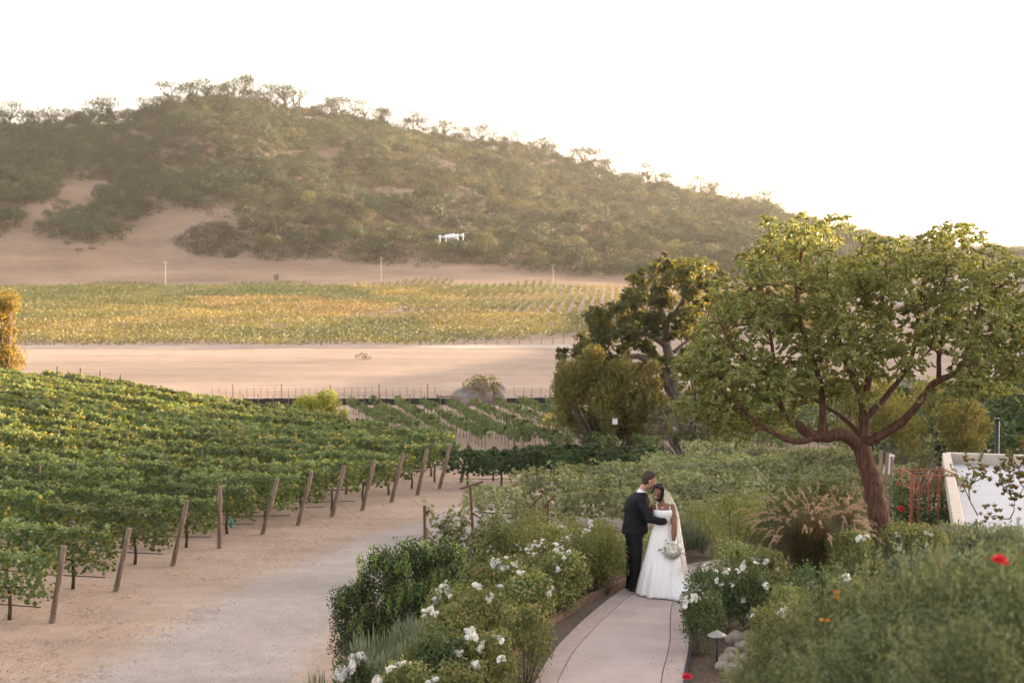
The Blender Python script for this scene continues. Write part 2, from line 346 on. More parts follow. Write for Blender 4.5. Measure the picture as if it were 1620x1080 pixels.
MT = dict(
    ground=groundmat('dry_straw_ground', [(.385, .298, .24), (.33, .25, .197), (.20, .142, .108)], zone=True),
    gravel=groundmat('pale_gravel', [(.38, .335, .31), (.32, .28, .26), (.2, .17, .155)], speck=.35, fine=22, big=.25, alt=[(.385, .298, .24), (.33, .25, .197), (.20, .142, .108)]),
    dirt=groundmat('pale_dirt', [(.45, .38, .34), (.38, .31, .27), (.30, .23, .19)], fine=2, big=.1),
    hill=groundmat('hill_dry_grass', [(.31, .22, .16), (.25, .175, .125), (.17, .115, .08)], fine=.9, big=.03, bump=.3),
    fhill=groundmat('far_hill', [(.25, .17, .13), (.16, .12, .09), (.12, .08, .06)], fine=.1, big=.004, bump=0),
    concrete=pmat('path_concrete', (.47, .385, .36), .85, (.40, .325, .30), 1.6, bump=.25, bscale=60, coord='pos'),
    concrete2=pmat('path_border_concrete', (.43, .345, .32), .85, (.37, .295, .27), 3, bump=.25, bscale=60, coord='pos'),
    groove=pmat('groove', (.12, .08, .06), .9),
    edging=pmat('edging', (.24, .15, .11), .85, (.14, .085, .06), 6, bump=.5, bscale=40, coord='pos'),
    mulch=pmat('mulch', (.10, .075, .06), .95, (.20, .16, .13), 30, bump=1, bscale=50, coord='pos'),
    rock=pmat('rock', (.38, .31, .27), .9, (.22, .175, .15), 6, bump=.6, bscale=20),
    boulder=pmat('boulder', (.3, .26, .24), .9, (.16, .13, .12), 1.4, bump=.6, bscale=5),
    postwood=pmat('weathered_post', (.25, .185, .145), .85, (.13, .09, .068), 3, stretch=(5, 5, .6), bump=.6, bscale=12),
    darkbark=pmat('vine_bark', (.09, .062, .048), .9, (.045, .03, .024), 14, bump=1, bscale=30, stretch=(1, 1, .4)),
    oakbark=pmat('oak_bark', (.19, .155, .135), .9, (.09, .07, .058), 5, bump=1, bscale=9, stretch=(1, 1, .4)),
    redbark=pmat('shredding_red_bark', (.21, .105, .07), .85, (.075, .036, .026), 4, stretch=(7, 7, 1.0), bump=1.0, bscale=9, lo=.3, hi=.6),
    twig=pmat('twig', (.13, .085, .06), .85),
    steel=pmat('wire_steel', (.16, .14, .13), .6, metal=.3), hose=pmat('black_hose', (.03, .025, .025), .6),
    rust=pmat('rusty_steel', (.11, .055, .04), .8), black=pmat('black_fabric', (.02, .02, .022), .8, (.035, .033, .035), 3),
    blackmetal=pmat('black_metal', (.02, .022, .024), .45), white=pmat('white_paint', (.78, .76, .74), .6, (.7, .67, .64), 1.5),
    vshoot=leafmat('vine_shoot_leaf', (.10, .155, .065), (.21, .265, .13), (.34, .31, .12), .03, trans=.4, patch=.5, tcol=(1.7, 1.4, .6)),
    vine=leafmat('vine_leaf', (.045, .08, .03), (.125, .17, .07), (.30, .26, .09), .025, tcol=(1.9, 1.5, .5), trans=.42, rough=.45, spec=.4, patch=.5),
    vine2=leafmat('pale_vine_leaf', (.13, .155, .075), (.29, .305, .165), (.32, .29, .14), .03, trans=.3, rough=.55, spec=.25, patch=.7),
    vine3=leafmat('dark_vine_leaf', (.025, .05, .018), (.07, .10, .036), (.12, .13, .05), .03, trans=.3, patch=.7),
    vineyoung=leafmat('young_vine_leaf', (.07, .11, .04), (.14, .18, .07), (.25, .2, .08), .04, trans=.35, patch=.4),
    farvine=leafmat('distant_vine_leaf', (.075, .10, .035), (.15, .155, .05), (.25, .18, .06), .05, trans=.2, patch=.035, objvar=0, zone=((.20, .17, .055), (.31, .23, .08), .022)),
    farvine2=leafmat('distant_green_vine_leaf', (.05, .08, .03), (.11, .13, .045), (.2, .16, .06), .05, trans=.25, patch=.05, objvar=0, zone=((.12, .12, .045), (.20, .17, .065), .02)),
    farvine3=leafmat('distant_golden_vine_leaf', (.13, .13, .045), (.24, .20, .065), (.32, .19, .08), .08, trans=.2, patch=.05, objvar=0, zone=((.2, .17, .055), (.32, .22, .08), .03)),
    hilloak=leafmat('hill_oak_leaf', (.020, .036, .015), (.062, .084, .034), (.12, .10, .05), .07, trans=.15, patch=.02, objvar=.6),
    hillyel=leafmat('hill_yellow_leaf', (.065, .075, .028), (.14, .14, .05), (.22, .15, .06), .1, trans=.2, patch=.02, objvar=.5),
    hillbare=leafmat('bare_twig_haze', (.22, .15, .12), (.3, .21, .17), None, 0, trans=.1, patch=.05, objvar=.4),
    scrub=leafmat('scrub_leaf', (.030, .042, .019), (.07, .078, .036), (.13, .10, .06), .08, trans=.2, patch=.05, objvar=.4),
    oak=leafmat('oak_leaf', (.05, .075, .03), (.10, .13, .05), (.18, .15, .05), .06, trans=.5, patch=.5, objvar=.2, tcol=(2.1, 1.5, .55)),
    olive=leafmat('willow_leaf', (.12, .125, .042), (.25, .225, .075), (.32, .25, .09), .1, trans=.4, patch=.35, objvar=.2),
    greybush=leafmat('grey_bush_leaf', (.10, .10, .065), (.17, .15, .10), None, 0, trans=.2, patch=1),
    madrone=leafmat('madrone_leaf', (.14, .165, .053), (.33, .325, .13), (.44, .31, .13), .06, trans=.42, rough=.4, spec=.4, patch=1.1, objvar=0),
    myrtle=leafmat('dark_evergreen_leaf', (.018, .035, .010), (.06, .085, .022), (.15, .2, .05), .06, trans=.2, rough=.4, spec=.4, patch=2),
    myrtip=leafmat('young_evergreen_leaf', (.17, .25, .06), (.25, .32, .09), None, 0, trans=.3, patch=2),
    rose=leafmat('rose_leaf', (.105, .14, .047), (.25, .27, .10), (.40, .27, .17), .08, trans=.3, patch=1.8, objvar=.4),
    rosebrown=leafmat('brownish_hedge_leaf', (.095, .12, .038), (.22, .225, .08), (.30, .18, .09), .09, trans=.3, patch=1.8, objvar=.3),
    rosedark=leafmat('dark_rose_leaf', (.045, .08, .033), (.12, .16, .07), (.22, .19, .08), .05, trans=.3, patch=1.5, objvar=.3),
    lav=leafmat('lavender_leaf', (.17, .21, .14), (.28, .31, .22), (.30, .24, .2), .08, trans=.2, patch=2, objvar=.3),
    yelgreen=leafmat('yellow_green_hedge_leaf', (.13, .145, .04), (.25, .255, .08), None, 0, trans=.3, patch=2, objvar=.3),
    midgreen=leafmat('hedge_leaf', (.06, .085, .03), (.13, .15, .055), None, 0, trans=.3, patch=2, objvar=.3),
    fluffy=leafmat('feathery_leaf', (.045, .07, .033), (.145, .172, .085), (.22, .21, .11), .10, trans=.35, patch=2.2, objvar=.3),
    bushlit=leafmat('sunlit_bush_leaf', (.17, .21, .045), (.34, .35, .08), None, 0, trans=.4, patch=1, objvar=0, tcol=(1.7, 1.4, .5)),  # sunlight on the round bush painted in as brighter, yellower leaves
    sunlit_tree=leafmat('sunlit_gold_leaf', (.14, .13, .04), (.28, .235, .07), (.36, .25, .08), .06, trans=.45, patch=1, objvar=0, tcol=(1.8, 1.3, .5)),  # low sun on the left tree put into the gold leaf colour
    roadstone=pmat('road_stone', (.36, .31, .28), .9, (.26, .22, .2), 6),
    flufftip=leafmat('feathery_tip', (.14, .165, .085), (.25, .265, .145), (.3, .27, .14), .15, trans=.35, patch=2.2, objvar=.2),
    grass=leafmat('fountain_grass_blade', (.10, .075, .04), (.2, .14, .08), (.12, .15, .05), .25, trans=.25, patch=3, objvar=.2, tcol=(1.2, 1, .8)),
    plume=leafmat('grass_plume', (.36, .26, .175), (.52, .40, .29), None, 0, trans=.4, patch=4, tcol=(1.1, 1, .9)),
    redleaf=leafmat('bronze_leaf', (.11, .13, .04), (.20, .20, .07), (.26, .10, .06), .22, trans=.3, patch=3, objvar=.2),
    petal=leafmat('white_petal', (.78, .76, .72), (.88, .86, .84), (.75, .62, .55), .06, trans=.3, rough=.6, spec=.1, patch=5, objvar=.12, tcol=(1, .97, .92)),
    redpetal=leafmat('red_petal', (.55, .02, .03), (.7, .04, .06), None, 0, trans=.2, patch=5, objvar=.1, tcol=(1, .5, .5)),
    orangepetal=leafmat('orange_petal', (.85, .32, .02), (.9, .42, .04), None, 0, trans=.3, patch=5, tcol=(1, .8, .4)),
)
# ------------------------------------------------------------------ ground sheets
def grid_mesh(name, xs, ys, hf, mat, dz=0, keep=None, soil=None, edge=None):
    X, Y = np.meshgrid(xs, ys); Z = hf(X, Y) + dz
    V = np.stack([X, Y, Z], -1).reshape(-1, 3); nx = len(xs); ny = len(ys)
    i = np.arange(ny - 1)[:, None]; j = np.arange(nx - 1)[None]
    Q = np.stack([i * nx + j, i * nx + j + 1, (i + 1) * nx + j + 1, (i + 1) * nx + j], -1).reshape(-1, 4)
    if keep is not None:
        cx = X[:-1, :-1] + (xs[1] - xs[0]) / 2; cy = Y[:-1, :-1] + (ys[1] - ys[0]) / 2
        Q = Q[keep(cx, cy).ravel()]
        used = np.unique(Q); mp = np.zeros(len(V), int); mp[used] = np.arange(len(used)); V = V[used]; Q = mp[Q]
    g = Geo(); g.add(V, Q); me = g.mesh(name, mat, True)
    if edge is not None:
        a = me.attributes.new('edge', 'FLOAT', 'POINT'); a.data.foreach_set('value', edge(V).astype(np.float32))
    if soil is not None:
        a = me.attributes.new('soil', 'FLOAT', 'POINT'); a.data.foreach_set('value', soil(X, Y).ravel().astype(np.float32))
    return me
def spread(a0, step, grow, lim):
    v = [a0]; s = step
    while v[-1] < lim: s *= grow; v.append(v[-1] + s)
    return v
xs = np.array(sorted(set([-v for v in spread(12, .35, 1.045, 900)] + list(np.arange(-12, 12.01, .3)) + spread(12, .35, 1.045, 900))))
ys = np.array([-60, -40, -25, -15, -8, -4] + list(np.arange(-2, 40, .3)) + [v for v in spread(40, .3, 1.012, 462) if v < 466] + [HY0])
def soilf(X, Y):
    sd = sdist(X, Y, PLAT); s = sm(5.2 - sd + vn(X, Y, 1.5, 8) * 2, 0, 1)
    return s * (1 - sm(Y, 33, 38)) * (1 - sm(X, 8.5, 9.5) * sm(Y, 27, 30))
tag(put('ground', grid_mesh('ground', xs, ys, H, MT['ground'], soil=soilf)), kind='structure')
hxs = np.arange(-900, 901, 7.0); hys = np.concatenate([[HY0], np.arange(476, 1500, 6.0)])
def hill2(X, Y): return np.where(Y <= HY0, H(X, Y), hill(X, Y))
tag(put('hill', grid_mesh('hill', hxs, hys, hill2, MT['hill'])), kind='structure')
# farther ridge on the right
def fh(X, Y):
    u = X / Y; top = np.interp(u, [-.4, .1, .2, .26, .31, .345, .37, .45, .6], [250, 350, 405, 412, 402, 393, 388, 372, 360])
    zr = CAM_H + 2600 * (430 - top) / 2250
    s = (Y - 1600) / 1000
    return -1 + (zr + 1) * np.interp(s, [0, 1, 1.6], [0, 1, .5]) + vn(X, Y, 160, 3) * 26 * np.clip(s, 0, 1) + vn(X, Y, 60, 4) * 8 * np.clip(s, 0, 1)
tag(put('distant_hill', grid_mesh('distant_hill', np.arange(-900, 2600, 40.), np.arange(1560, 3200, 40.), fh, MT['fhill'])), kind='structure')

# gravel driveway: runs from lower left to behind the couple
def z0(px, py, z):
    y = (CAM_H - z) * FPX / (py - 430); return ((px - 810) / FPX * y, y)
RL = [z0(-150, 1250, -2.8), z0(60, 1085, -2.8), z0(200, 1010, -2.8), z0(330, 940, -2.85), z0(450, 885, -2.9), z0(600, 828, -3.1), z0(700, 795, -3.3), z0(790, 772, -3.5), z0(900, 766, -3.6), z0(1010, 764, -3.6)]
RR = [(6, 47), (2.6, 46), (1.0, 44), (-.8, 42.5), (-2.2, 40), (-3.2, 36), (-3.9, 31), (-3.9, 27), (-3.8, 22), (-3.8, 15)]
ROAD = RL + RR
def keep_road(X, Y): return sdist(X, Y, ROAD) < 1.5
tag(put('gravel_road', grid_mesh('gravel_road', np.arange(-14, 9, .1), np.arange(20, 56, .1), H, MT['gravel'], dz=.012, keep=keep_road, edge=lambda V: np.clip((sdist(V[:, 0], V[:, 1], ROAD) + vn(V[:, 0], V[:, 1], 4, 13) * .6 + 1.0) / 1.9, 0, 1.2))), kind='structure')
# far dirt track between the dry field and the far vineyard
def keep_tr(X, Y): return np.abs(Y - 236 - X * -.03 - .002 * (X + 20) ** 2 * (X > -20)) < 5.2 + vn(X, Y, 6, 3) * 1.6
tag(put('dirt_track', grid_mesh('dirt_track', np.arange(-110, 110, 1.0), np.arange(215, 300, .8), H, MT['dirt'], dz=.05, keep=keep_tr)), kind='structure')

# ------------------------------------------------------------------ garden path
def smooth_line(P, n=60):
    P = np.array(P, float); t = np.concatenate([[0], np.cumsum(np.linalg.norm(np.diff(P, axis=0), axis=1))]); tt = np.linspace(0, t[-1], n)
    Q = np.stack([np.interp(tt, t, P[:, k]) for k in range(P.shape[1])], 1)
    for _ in range(6): Q[1:-1] = (Q[:-2] + 2 * Q[1:-1] + Q[2:]) / 4
    return Q
PL = smooth_line([(.0, 14.5), (.28, 16.6), (.54, 18.0), (.98, 19.5), (1.5, 21.0), (2.0, 22.1), (2.75, 23.15), (3.6, 23.8), (5, 24.3)])
PR = smooth_line([(1.75, 14.5), (2.05, 16.8), (2.3, 18.2), (2.42, 19.5), (2.52, 20.4), (2.75, 21.3), (3.2, 22.2), (3.9, 22.8), (5, 23.1)])
def ribbon(g, A, B, ztop, thick, nz=2):
    n = len(A); f = []
    za = H(A[:, 0], A[:, 1]) * 0 + ztop
    V = []
    for a, b in zip(A, B):
        z = max(0, float(np.interp(a[1], [3, 14.5], [3.1, 0]))) + ztop
        V += [[a[0], a[1], z], [b[0], b[1], z], [b[0], b[1], z - thick], [a[0], a[1], z - thick]]
    Q = []
    for i in range(n - 1):
        o = i * 4
        for k in range(4): Q.append([o + k, o + (k + 1) % 4, o + 4 + (k + 1) % 4, o + 4 + k][::-1])
    Q.append([0, 1, 2, 3]); Q.append([(n - 1) * 4 + k for k in (3, 2, 1, 0)])
    g.add(V, Q)
Dn = nrm(PR - PL)
pth = Geo(); ribbon(pth, PL + Dn * .262, PR - Dn * .262, .045, .15)
pa = put('garden_path', pth.mesh('garden_path', MT['concrete'])); tag(pa, kind='structure')
bd = Geo(); ribbon(bd, PL, PL + Dn * .25, .047, .2); ribbon(bd, PR - Dn * .25, PR, .047, .2)
put('path_border', bd.mesh('path_border', MT['concrete2']), pa)
bd = Geo(); ribbon(bd, PL + Dn * .25, PL + Dn * .262, .036, .1); ribbon(bd, PR - Dn * .262, PR - Dn * .25, .036, .1)
put('path_joint', bd.mesh('path_joint', MT['groove']), pa)
# curved edging and the mulch strip
off = np.interp(np.arange(60), [0, 25, 40, 59], [.5, .34, .1, .05])[:, None]
A = PL - Dn * off; EDG = A.copy()
e = Geo(); ribbon(e, (A - Dn * .09)[:44], A[:44], .10, .3)
tag(put('garden_edging', e.mesh('garden_edging', MT['edging'])), 'low reddish brown curved edging along the left side of the path', 'edging')
e = Geo(); ribbon(e, A[:44] + Dn[:44] * .0, PL[:44], .012, .1)
tag(put('mulch_strip', e.mesh('mulch_strip', MT['mulch'])), kind='structure')
e = Geo()
ribbon(e, (PR + Dn * .0)[:40], (PR + Dn * .05)[:40], .06, .3)
tag(put('metal_edging', e.mesh('metal_edging', MT['hose'])), 'thin dark edging strip along the right side of the path', 'edging')

# ------------------------------------------------------------------ generic plants
def blob_leaves(g, c, r, n, size, shell=.55, up=.5, out=1.0, asp=.5, low=-1, **k):
    """leaves in the outer part of an ellipsoid, facing out and up"""
    U = unit(n * 2); U = U[U[:, 2] > low][:n]; n = len(U)
    rr = (shell + (1 - shell) * R_.random(n) ** .7)[:, None]
    P = np.array(c) + U * rr * np.array(r)
    nb = nrm(U * out + np.array([0, 0, up])); leaves(g, P, size, asp, nb=nb, nmix=1.1, **k)
def lumpy(n_l, rx, ry, rz, rl, low=-.2, inner=.75):
    U = unit(n_l * 4); U = U[U[:, 2] > low][:n_l]
    return U * np.array([rx, ry, rz]) * (inner + (1 - inner) * R_.random(len(U)))[:, None], rl * (0.7 + .6 * R_.random(len(U)))

def make_tree(name, h, wdt, nl, leafn, lsize, matl, bark, trunk_h=.35, low=-.2, multi=1, flat=.8):
    """mesh pair for a mid/far tree: crown built of leafy lobes + trunk with limbs"""
    th = h * trunk_h; cz = th + (h - th) * .5; rz = (h - th) * .5; rx = wdt / 2
    L, rl = lumpy(nl, rx * .72, rx * .72, rz * .72, rx * .38, low)
    g = Geo()
    for c, r in zip(L, rl):
        blob_leaves(g, c + np.array([0, 0, cz]), (r, r, r * flat), leafn, lsize, shell=.6, low=-.5)
    t = Geo()
    for k in range(multi):
        a = R_.random() * 6.28; sp = .12 * h * (multi > 1)
        b = np.array([math.cos(a) * sp * .3, math.sin(a) * sp * .3, -.4]); tp = np.array([math.cos(a) * sp, math.sin(a) * sp, th * 1.05])
        mid = (b + tp) / 2 + np.array([R_.normal() * .04 * h, 0, 0])
        tube(t, [b, mid, tp], [h * .035 / multi ** .5, h * .027 / multi ** .5, h * .022 / multi ** .5], 7)
        for c in L[k::multi][:7]:
            e = c + np.array([0, 0, cz]); m = (tp + e) / 2 + unit(1)[0] * h * .04
            tube(t, [tp, m, e], [h * .017, h * .011, h * .004], 5)
    return g.mesh(name + '_crown', matl), t.mesh(name + '_trunk', bark, True)

# ------------------------------------------------------------------ wooded hill
HT = []
for i in range(5): HT.append(make_tree('oak', 9, 11.5, 26, 62, .60, MT['hilloak'], MT['oakbark'], .10, low=-.6))
for i in range(2): HT.append(make_tree('yellow', 8, 9, 20, 60, .55, MT['hillyel'], MT['oakbark'], .08, low=-.6))
HT.append(make_tree('bare', 7, 9, 10, 40, .35, MT['hillbare'], MT['oakbark'], .2, multi=3))
RT = [make_tree('ridge_oak', 12, 13, 13, 46, .6, MT['hilloak'], MT['oakbark'], .38, multi=2) for i in range(3)]
lowx = [-500, 0, 50, 60, 130, 160, 200, 215, 270, 290, 380, 400, 440, 500, 560, 640, 690, 705, 760, 850, 950, 1100, 1250, 2000]
lowy = [380, 372, 350, 373, 383, 386, 372, 345, 330, 330, 350, 405, 414, 408, 414, 418, 421, 414, 416, 427, 436, 441, 446, 446]
BARE = [[(88, 288), (172, 286), (182, 300), (135, 342), (84, 326)], [(245, 243), (310, 243), (300, 256), (250, 262)], [(565, 246), (592, 255), (590, 268), (562, 262)],
        [(655, 245), (720, 262), (735, 285), (690, 280)], [(500, 240), (540, 243), (535, 262), (510, 255)],
        [(25, 335), (100, 318), (95, 345), (30, 372)], [(1020, 395), (1080, 420), (1040, 425)], [(700, 330), (830, 355), (770, 362)]]
cand = []
rg = np.random.default_rng(21)
N = 26000
uu = rg.uniform(-.40, .36, N); yy = HY0 + (1.02 * ridge_R(uu) - HY0) * rg.random(N) ** .8
xx = uu * yy; zz = hill(xx, yy)
ppx, ppy = proj(xx, yy, zz)
ok = ppy < np.interp(ppx, lowx, lowy)
for B in BARE: ok &= ~inpoly(ppx, ppy, B)
ok &= vn(xx, yy, 42, 9) + .5 * vn(xx, yy, 15, 12) > -.47
cell = {}
for i in np.nonzero(ok)[0]:
    s = rg.uniform(.6, 1.25) if rg.random() < .8 else rg.uniform(.4, .6)
    d = 6.6 * s + 1.0; key = (int(xx[i] // 14), int(yy[i] // 14)); hit = False
    for a in (-1, 0, 1):
        for b in (-1, 0, 1):
            for (x2, y2, s2) in cell.get((key[0] + a, key[1] + b), ()):
                if (x2 - xx[i]) ** 2 + (y2 - yy[i]) ** 2 < (d * .5 + 3.6 * s2) ** 2 * .6: hit = True
    if hit: continue
    cell.setdefault(key, []).append((xx[i], yy[i], s)); cand.append((xx[i], yy[i], zz[i], s, ppx[i], ppy[i]))
# trees along the skyline
ridge_list = []
for a, b, n in ((-10, 30, 4), (38, 100, 8), (100, 190, 6), (215, 232, 1), (258, 480, 19), (500, 620, 12), (630, 820, 15), (835, 890, 4), (900, 1030, 10), (1035, 1075, 2), (1085, 1140, 4), (1150, 1235, 6)):
    for k in range(n):
        p = a + (b - a) * (k + rg.random() * .8 + .1) / n; u = (p - 810) / FPX
        y = float(ridge_R(u)) * (.978 + .02 * rg.random()); x = u * y
        ridge_list.append((x, y, float(hill(x, y)), rg.uniform(.7, 1.3) * (1.2 if 280 < p < 480 else 1.15), p))
RLAB = []
for k, (x, y, z, s, p) in enumerate(ridge_list):
    zone = 'far left on the ridge' if p < 110 else 'on the left shoulder of the ridge' if p < 215 else 'alone left of the summit' if p < 240 else 'on the hill summit' if p < 490 else 'on the ridge just right of the summit' if p < 625 else 'on the ridge above the drone' if p < 830 else 'on the descending ridge' if p < 1035 else 'at the low right end of the ridge'
    m = RT[k % 3]
    ot = spawn('oak_tree', [('crown', m[0]), ('trunk', m[1])], (x, y, z - .3), '%s thin skyline oak %s' % ('tall' if s > 1.1 else 'small' if s < .85 else 'mid-sized', zone), 'tree', '%s oaks %s' % ('tall' if s > 1.1 else 'small' if s < .85 else 'mid-sized', zone), rz=rg.random() * 6.28, sc=(s * rg.uniform(.85, 1.2), s, s * rg.uniform(.85, 1.15))); RLAB.append((p, ot))
cand.sort(key=lambda c: -c[3] / c[1])
nind = max(0, 296 - len(ridge_list)); print('hill trees', len(cand), 'ridge', len(ridge_list))
def kindof(c):
    n = vn(c[0], c[1], 55, 7); r = rg.random()
    if r < .05: return 7
    if c[4] > 520 and n > .02 and r < .5: return 5 + int(r * 20) % 2
    if r < .12: return 5
    return int(rg.integers(0, 5))
rest = Geo(); restT = Geo(); cnt = {}
cache = {}
def mesh_np(me):
    if me.name not in cache:
        V = np.empty(len(me.vertices) * 3, np.float32); me.vertices.foreach_get('co', V)
        I = np.empty(len(me.loops), np.int32); me.loops.foreach_get('vertex_index', I); n4 = len(I) // 4
        cache[me.name] = (V.reshape(-1, 3), I[:n4 * 4].reshape(-1, 4))
    return cache[me.name]
restm = {}
for i, c in enumerate(cand):
    k = kindof(c); rz = rg.random() * 6.28; sc = (c[3] * rg.uniform(.85, 1.15), c[3] * rg.uniform(.85, 1.15), c[3] * rg.uniform(.7, 1.05))
    if i < nind and c[4] < 1180:
        zx = int(np.digitize(c[4], [90, 200, 300, 400, 520, 640, 760, 880, 1000, 1120])); zn = ['at the far left', 'above the bare notch at left', 'right of the bare notch', 'above the dark thicket', 'right of the dark thicket', 'above the middle utility pole', 'left of the drone', 'right of the drone', 'above the right utility pole', 'above the gnarled oak', 'behind the large tree'][zx]
        ul = 'high' if c[5] < 270 else 'halfway' if c[5] < 350 else 'low'; big = 'large' if c[3] > 1.12 else 'smallish' if c[3] < .85 else 'medium'
        kd = '%s dark oak' % big if k < 5 else '%s yellowish tree' % big if k < 7 else '%s leafless greyish tree' % big
        lab = '%s %s on the hillside, %s' % (kd, ul, zn); g_ = lab + ' (group)'
        g_ = lab.replace('oak ', 'oaks ').replace('tree ', 'trees ')
        ot = spawn('oak_tree' if k < 5 else 'hill_tree', [('crown', HT[k][0]), ('trunk', HT[k][1])], (c[0], c[1], c[2] - .5), lab, 'tree', g_, rz=rz, sc=sc); RLAB.append((c[4], ot))
    else:
        V, Q = mesh_np(HT[k][0]); cs, sn = math.cos(rz), math.sin(rz)
        V2 = V * np.array(sc); V2 = np.stack([V2[:, 0] * cs - V2[:, 1] * sn, V2[:, 0] * sn + V2[:, 1] * cs, V2[:, 2]], 1) + np.array([c[0], c[1], c[2] - .5])
        nm = 'hilloak' if k < 5 else 'hillyel' if k < 7 else 'hillbare'
        sel = rg.random(len(Q)) < .62; restm.setdefault(nm, Geo()).add(V2, Q[sel])
by = {}
for p_, o_ in RLAB: by.setdefault(o_['label'], []).append((p_, o_))
NUM = 'first second third fourth fifth sixth seventh eighth ninth tenth eleventh twelfth thirteenth fourteenth fifteenth sixteenth seventeenth eighteenth nineteenth twentieth'.split()
for lab, L_ in by.items():
    if len(L_) > 1:
        for q_, (p_, o_) in enumerate(sorted(L_, key=lambda t: t[0])):
            if q_ < 20: o_['label'] = NUM[q_] + ' from left, ' + lab.replace('thin-crowned ', 'thin ').replace(' on the hillside', ' on hillside')
# one object for the remaining wood: several material slots
def multi(name, geos):
    g = Geo(); ends = []; 
    for k, gg in geos.items():
        V, Q, T = gg.arrays(); g.add(V, Q); ends.append((k, len(Q)))
    me = g.mesh(name, None); idx = []
    for j, (k, n) in enumerate(ends): me.materials.append(MT[k]); idx += [j] * n
    me.polygons.foreach_set('material_index', np.array(idx, np.int32)); return me
if restm:
    tag(put('distant_wood', multi('distant_wood', restm)), 'dense far wood of smaller trees filling the hillside between the bigger oaks', 'woodland', kind='stuff')
# brush between the trees and the scrub patch
g = Geo(); n = 0
N2 = 17000
uu = rg.uniform(-.40, .36, N2); yy = HY0 + (1.0 * ridge_R(uu) - HY0) * rg.random(N2); xx = uu * yy; zz = hill(xx, yy); ppx, ppy = proj(xx, yy, zz)
ok = ppy < np.interp(ppx, lowx, lowy) + 6
for B in BARE: ok &= ~(inpoly(ppx, ppy, B) & (rg.random(N2) < .93))
for i in np.nonzero(ok)[0]:
    r = rg.uniform(1.0, 2.9); blob_leaves(g, (xx[i], yy[i], zz[i] + r * .4), (r * 1.3, r * 1.3, r * .9), 26, .62, low=-.1)
tag(put('hillside_scrub', g.mesh('hillside_scrub', MT['scrub'])), 'low brown green scrub between the trees on the hillside', 'scrub', kind='stuff')
P_S = [(277, 378), (300, 362), (330, 350), (360, 352), (388, 372), (392, 392), (370, 405), (320, 404), (285, 392)]
g = Geo()
for _ in range(2600):
    px, py = rg.uniform(275, 394), rg.uniform(348, 407)
    if not inpoly(np.array([px]), np.array([py]), P_S)[0]: continue
    if n > 420: break
    n += 1
    x, y, z = gp(px, py + 4); r = rg.uniform(1, 2.1); blob_leaves(g, (x, y, z + r * .3), (r * 1.3, r * 1.5, r), 34, .5, low=-.1)
tag(put('brush_thicket', g.mesh('brush_thicket', MT['scrub'])), 'isolated rounded thicket of dark brush on the bare lower slope', 'thicket')
# a few separate low things on the bare slope
for px, py, wh in ((106, 386, 'topmost and leftmost'), (125, 397, 'middle'), (146, 394, 'rightmost')):
    x, y, z = gp(px, py); g = Geo(); blob_leaves(g, (0, 0, .5), (1.5, 1.2, .8), 120, .4)
    tag(put('small_bush', g.mesh('small_bush', MT['scrub']), loc=(x, y, z)), wh + ' of three tiny dark bushes on the dry lower slope', 'bush', 'small bushes on the dry slope')
x, y, z = gp(437, 443); g = Geo(); blob_leaves(g, (0, 0, 1.0), (1.0, 1.0, 1.3), 200, .35)
tag(put('small_tree', g.mesh('small_tree', MT['hilloak']), loc=(x, y, z)), 'lone tiny dark tree on the tan strip above the far vineyard', 'tree')

# ------------------------------------------------------------------ far vineyard (rows, hundreds)
def far_block(name, poly, ang, mat, label, dens=14, hgt=1.45, sp=2.5, sz=.38, lowz=.45):
    """poly in image outline of the block, turned into ground positions first"""
    W = [gp(*p)[:2] for p in poly]; W = np.array(W); c = W.mean(0)
    ca, sa = math.cos(ang), math.sin(ang)
    r = np.abs((W - c)).max() * 1.5; g = Geo(); C = []
    for k in np.arange(-r, r, sp):
        n = int(2 * r * dens); t = rg.uniform(-r, r, n)
        C.append(np.stack([c[0] + ca * t - sa * k + rg.normal(size=n) * .32, c[1] + sa * t + ca * k + rg.normal(size=n) * .32], 1))
    C = np.concatenate(C); C = C[inpoly(C[:, 0] + vn(C[:, 0], C[:, 1], 12, 40) * 7, C[:, 1] + vn(C[:, 0], C[:, 1], 12, 41) * 14, [tuple(w_) for w_ in W])]
    px, py = proj(C[:, 0], C[:, 1], 0 * C[:, 0] - 4); C = C[(px > -60) & (px < 1420)]
    C = C[vn(C[:, 0], C[:, 1], 7, 15) > -.42]
    z = H(C[:, 0], C[:, 1]) + lowz + (hgt - lowz) * rg.random(len(C)) ** .8 + vn(C[:, 0], C[:, 1], 4, 3) * .5
    leaves(g, np.column_stack([C, z]), sz, .8, nb=np.array([0, -.3, 1.]), nmix=.7)
    print(name, len(C)); tag(put(name, g.mesh(name, mat)), label, 'vineyard', kind='stuff')
def blockmat(): pass
far_block('distant_vineyard', [(-60, 549), (-60, 470), (60, 478), (160, 487), (330, 497), (440, 509), (620, 502), (800, 497), (990, 497), (1010, 520), (900, 538), (600, 548)], 1.25, MT['farvine'], 'yellow green block of far vineyard nearest the dirt track')
far_block('distant_golden_vineyard', [(330, 496), (300, 474), (460, 474), (560, 480), (640, 497), (520, 505), (440, 508)], 1.25, MT['farvine3'], 'golden block in the middle of the far vineyard')
far_block('distant_upper_vineyard', [(-60, 471), (-60, 455.5), (100, 456), (200, 452), (330, 451), (545, 451), (645, 497), (560, 480), (460, 474), (300, 474), (332, 497), (160, 487), (60, 478)], 1.35, MT['farvine2'], 'deep green block of far vineyard along the foot of the bare slope')
far_block('distant_right_vineyard', [(545, 453), (620, 448), (800, 449), (900, 455), (985, 456), (1000, 494), (820, 495), (650, 497)], 1.5, MT['farvine'], 'green and gold block at the right of the far vineyard')
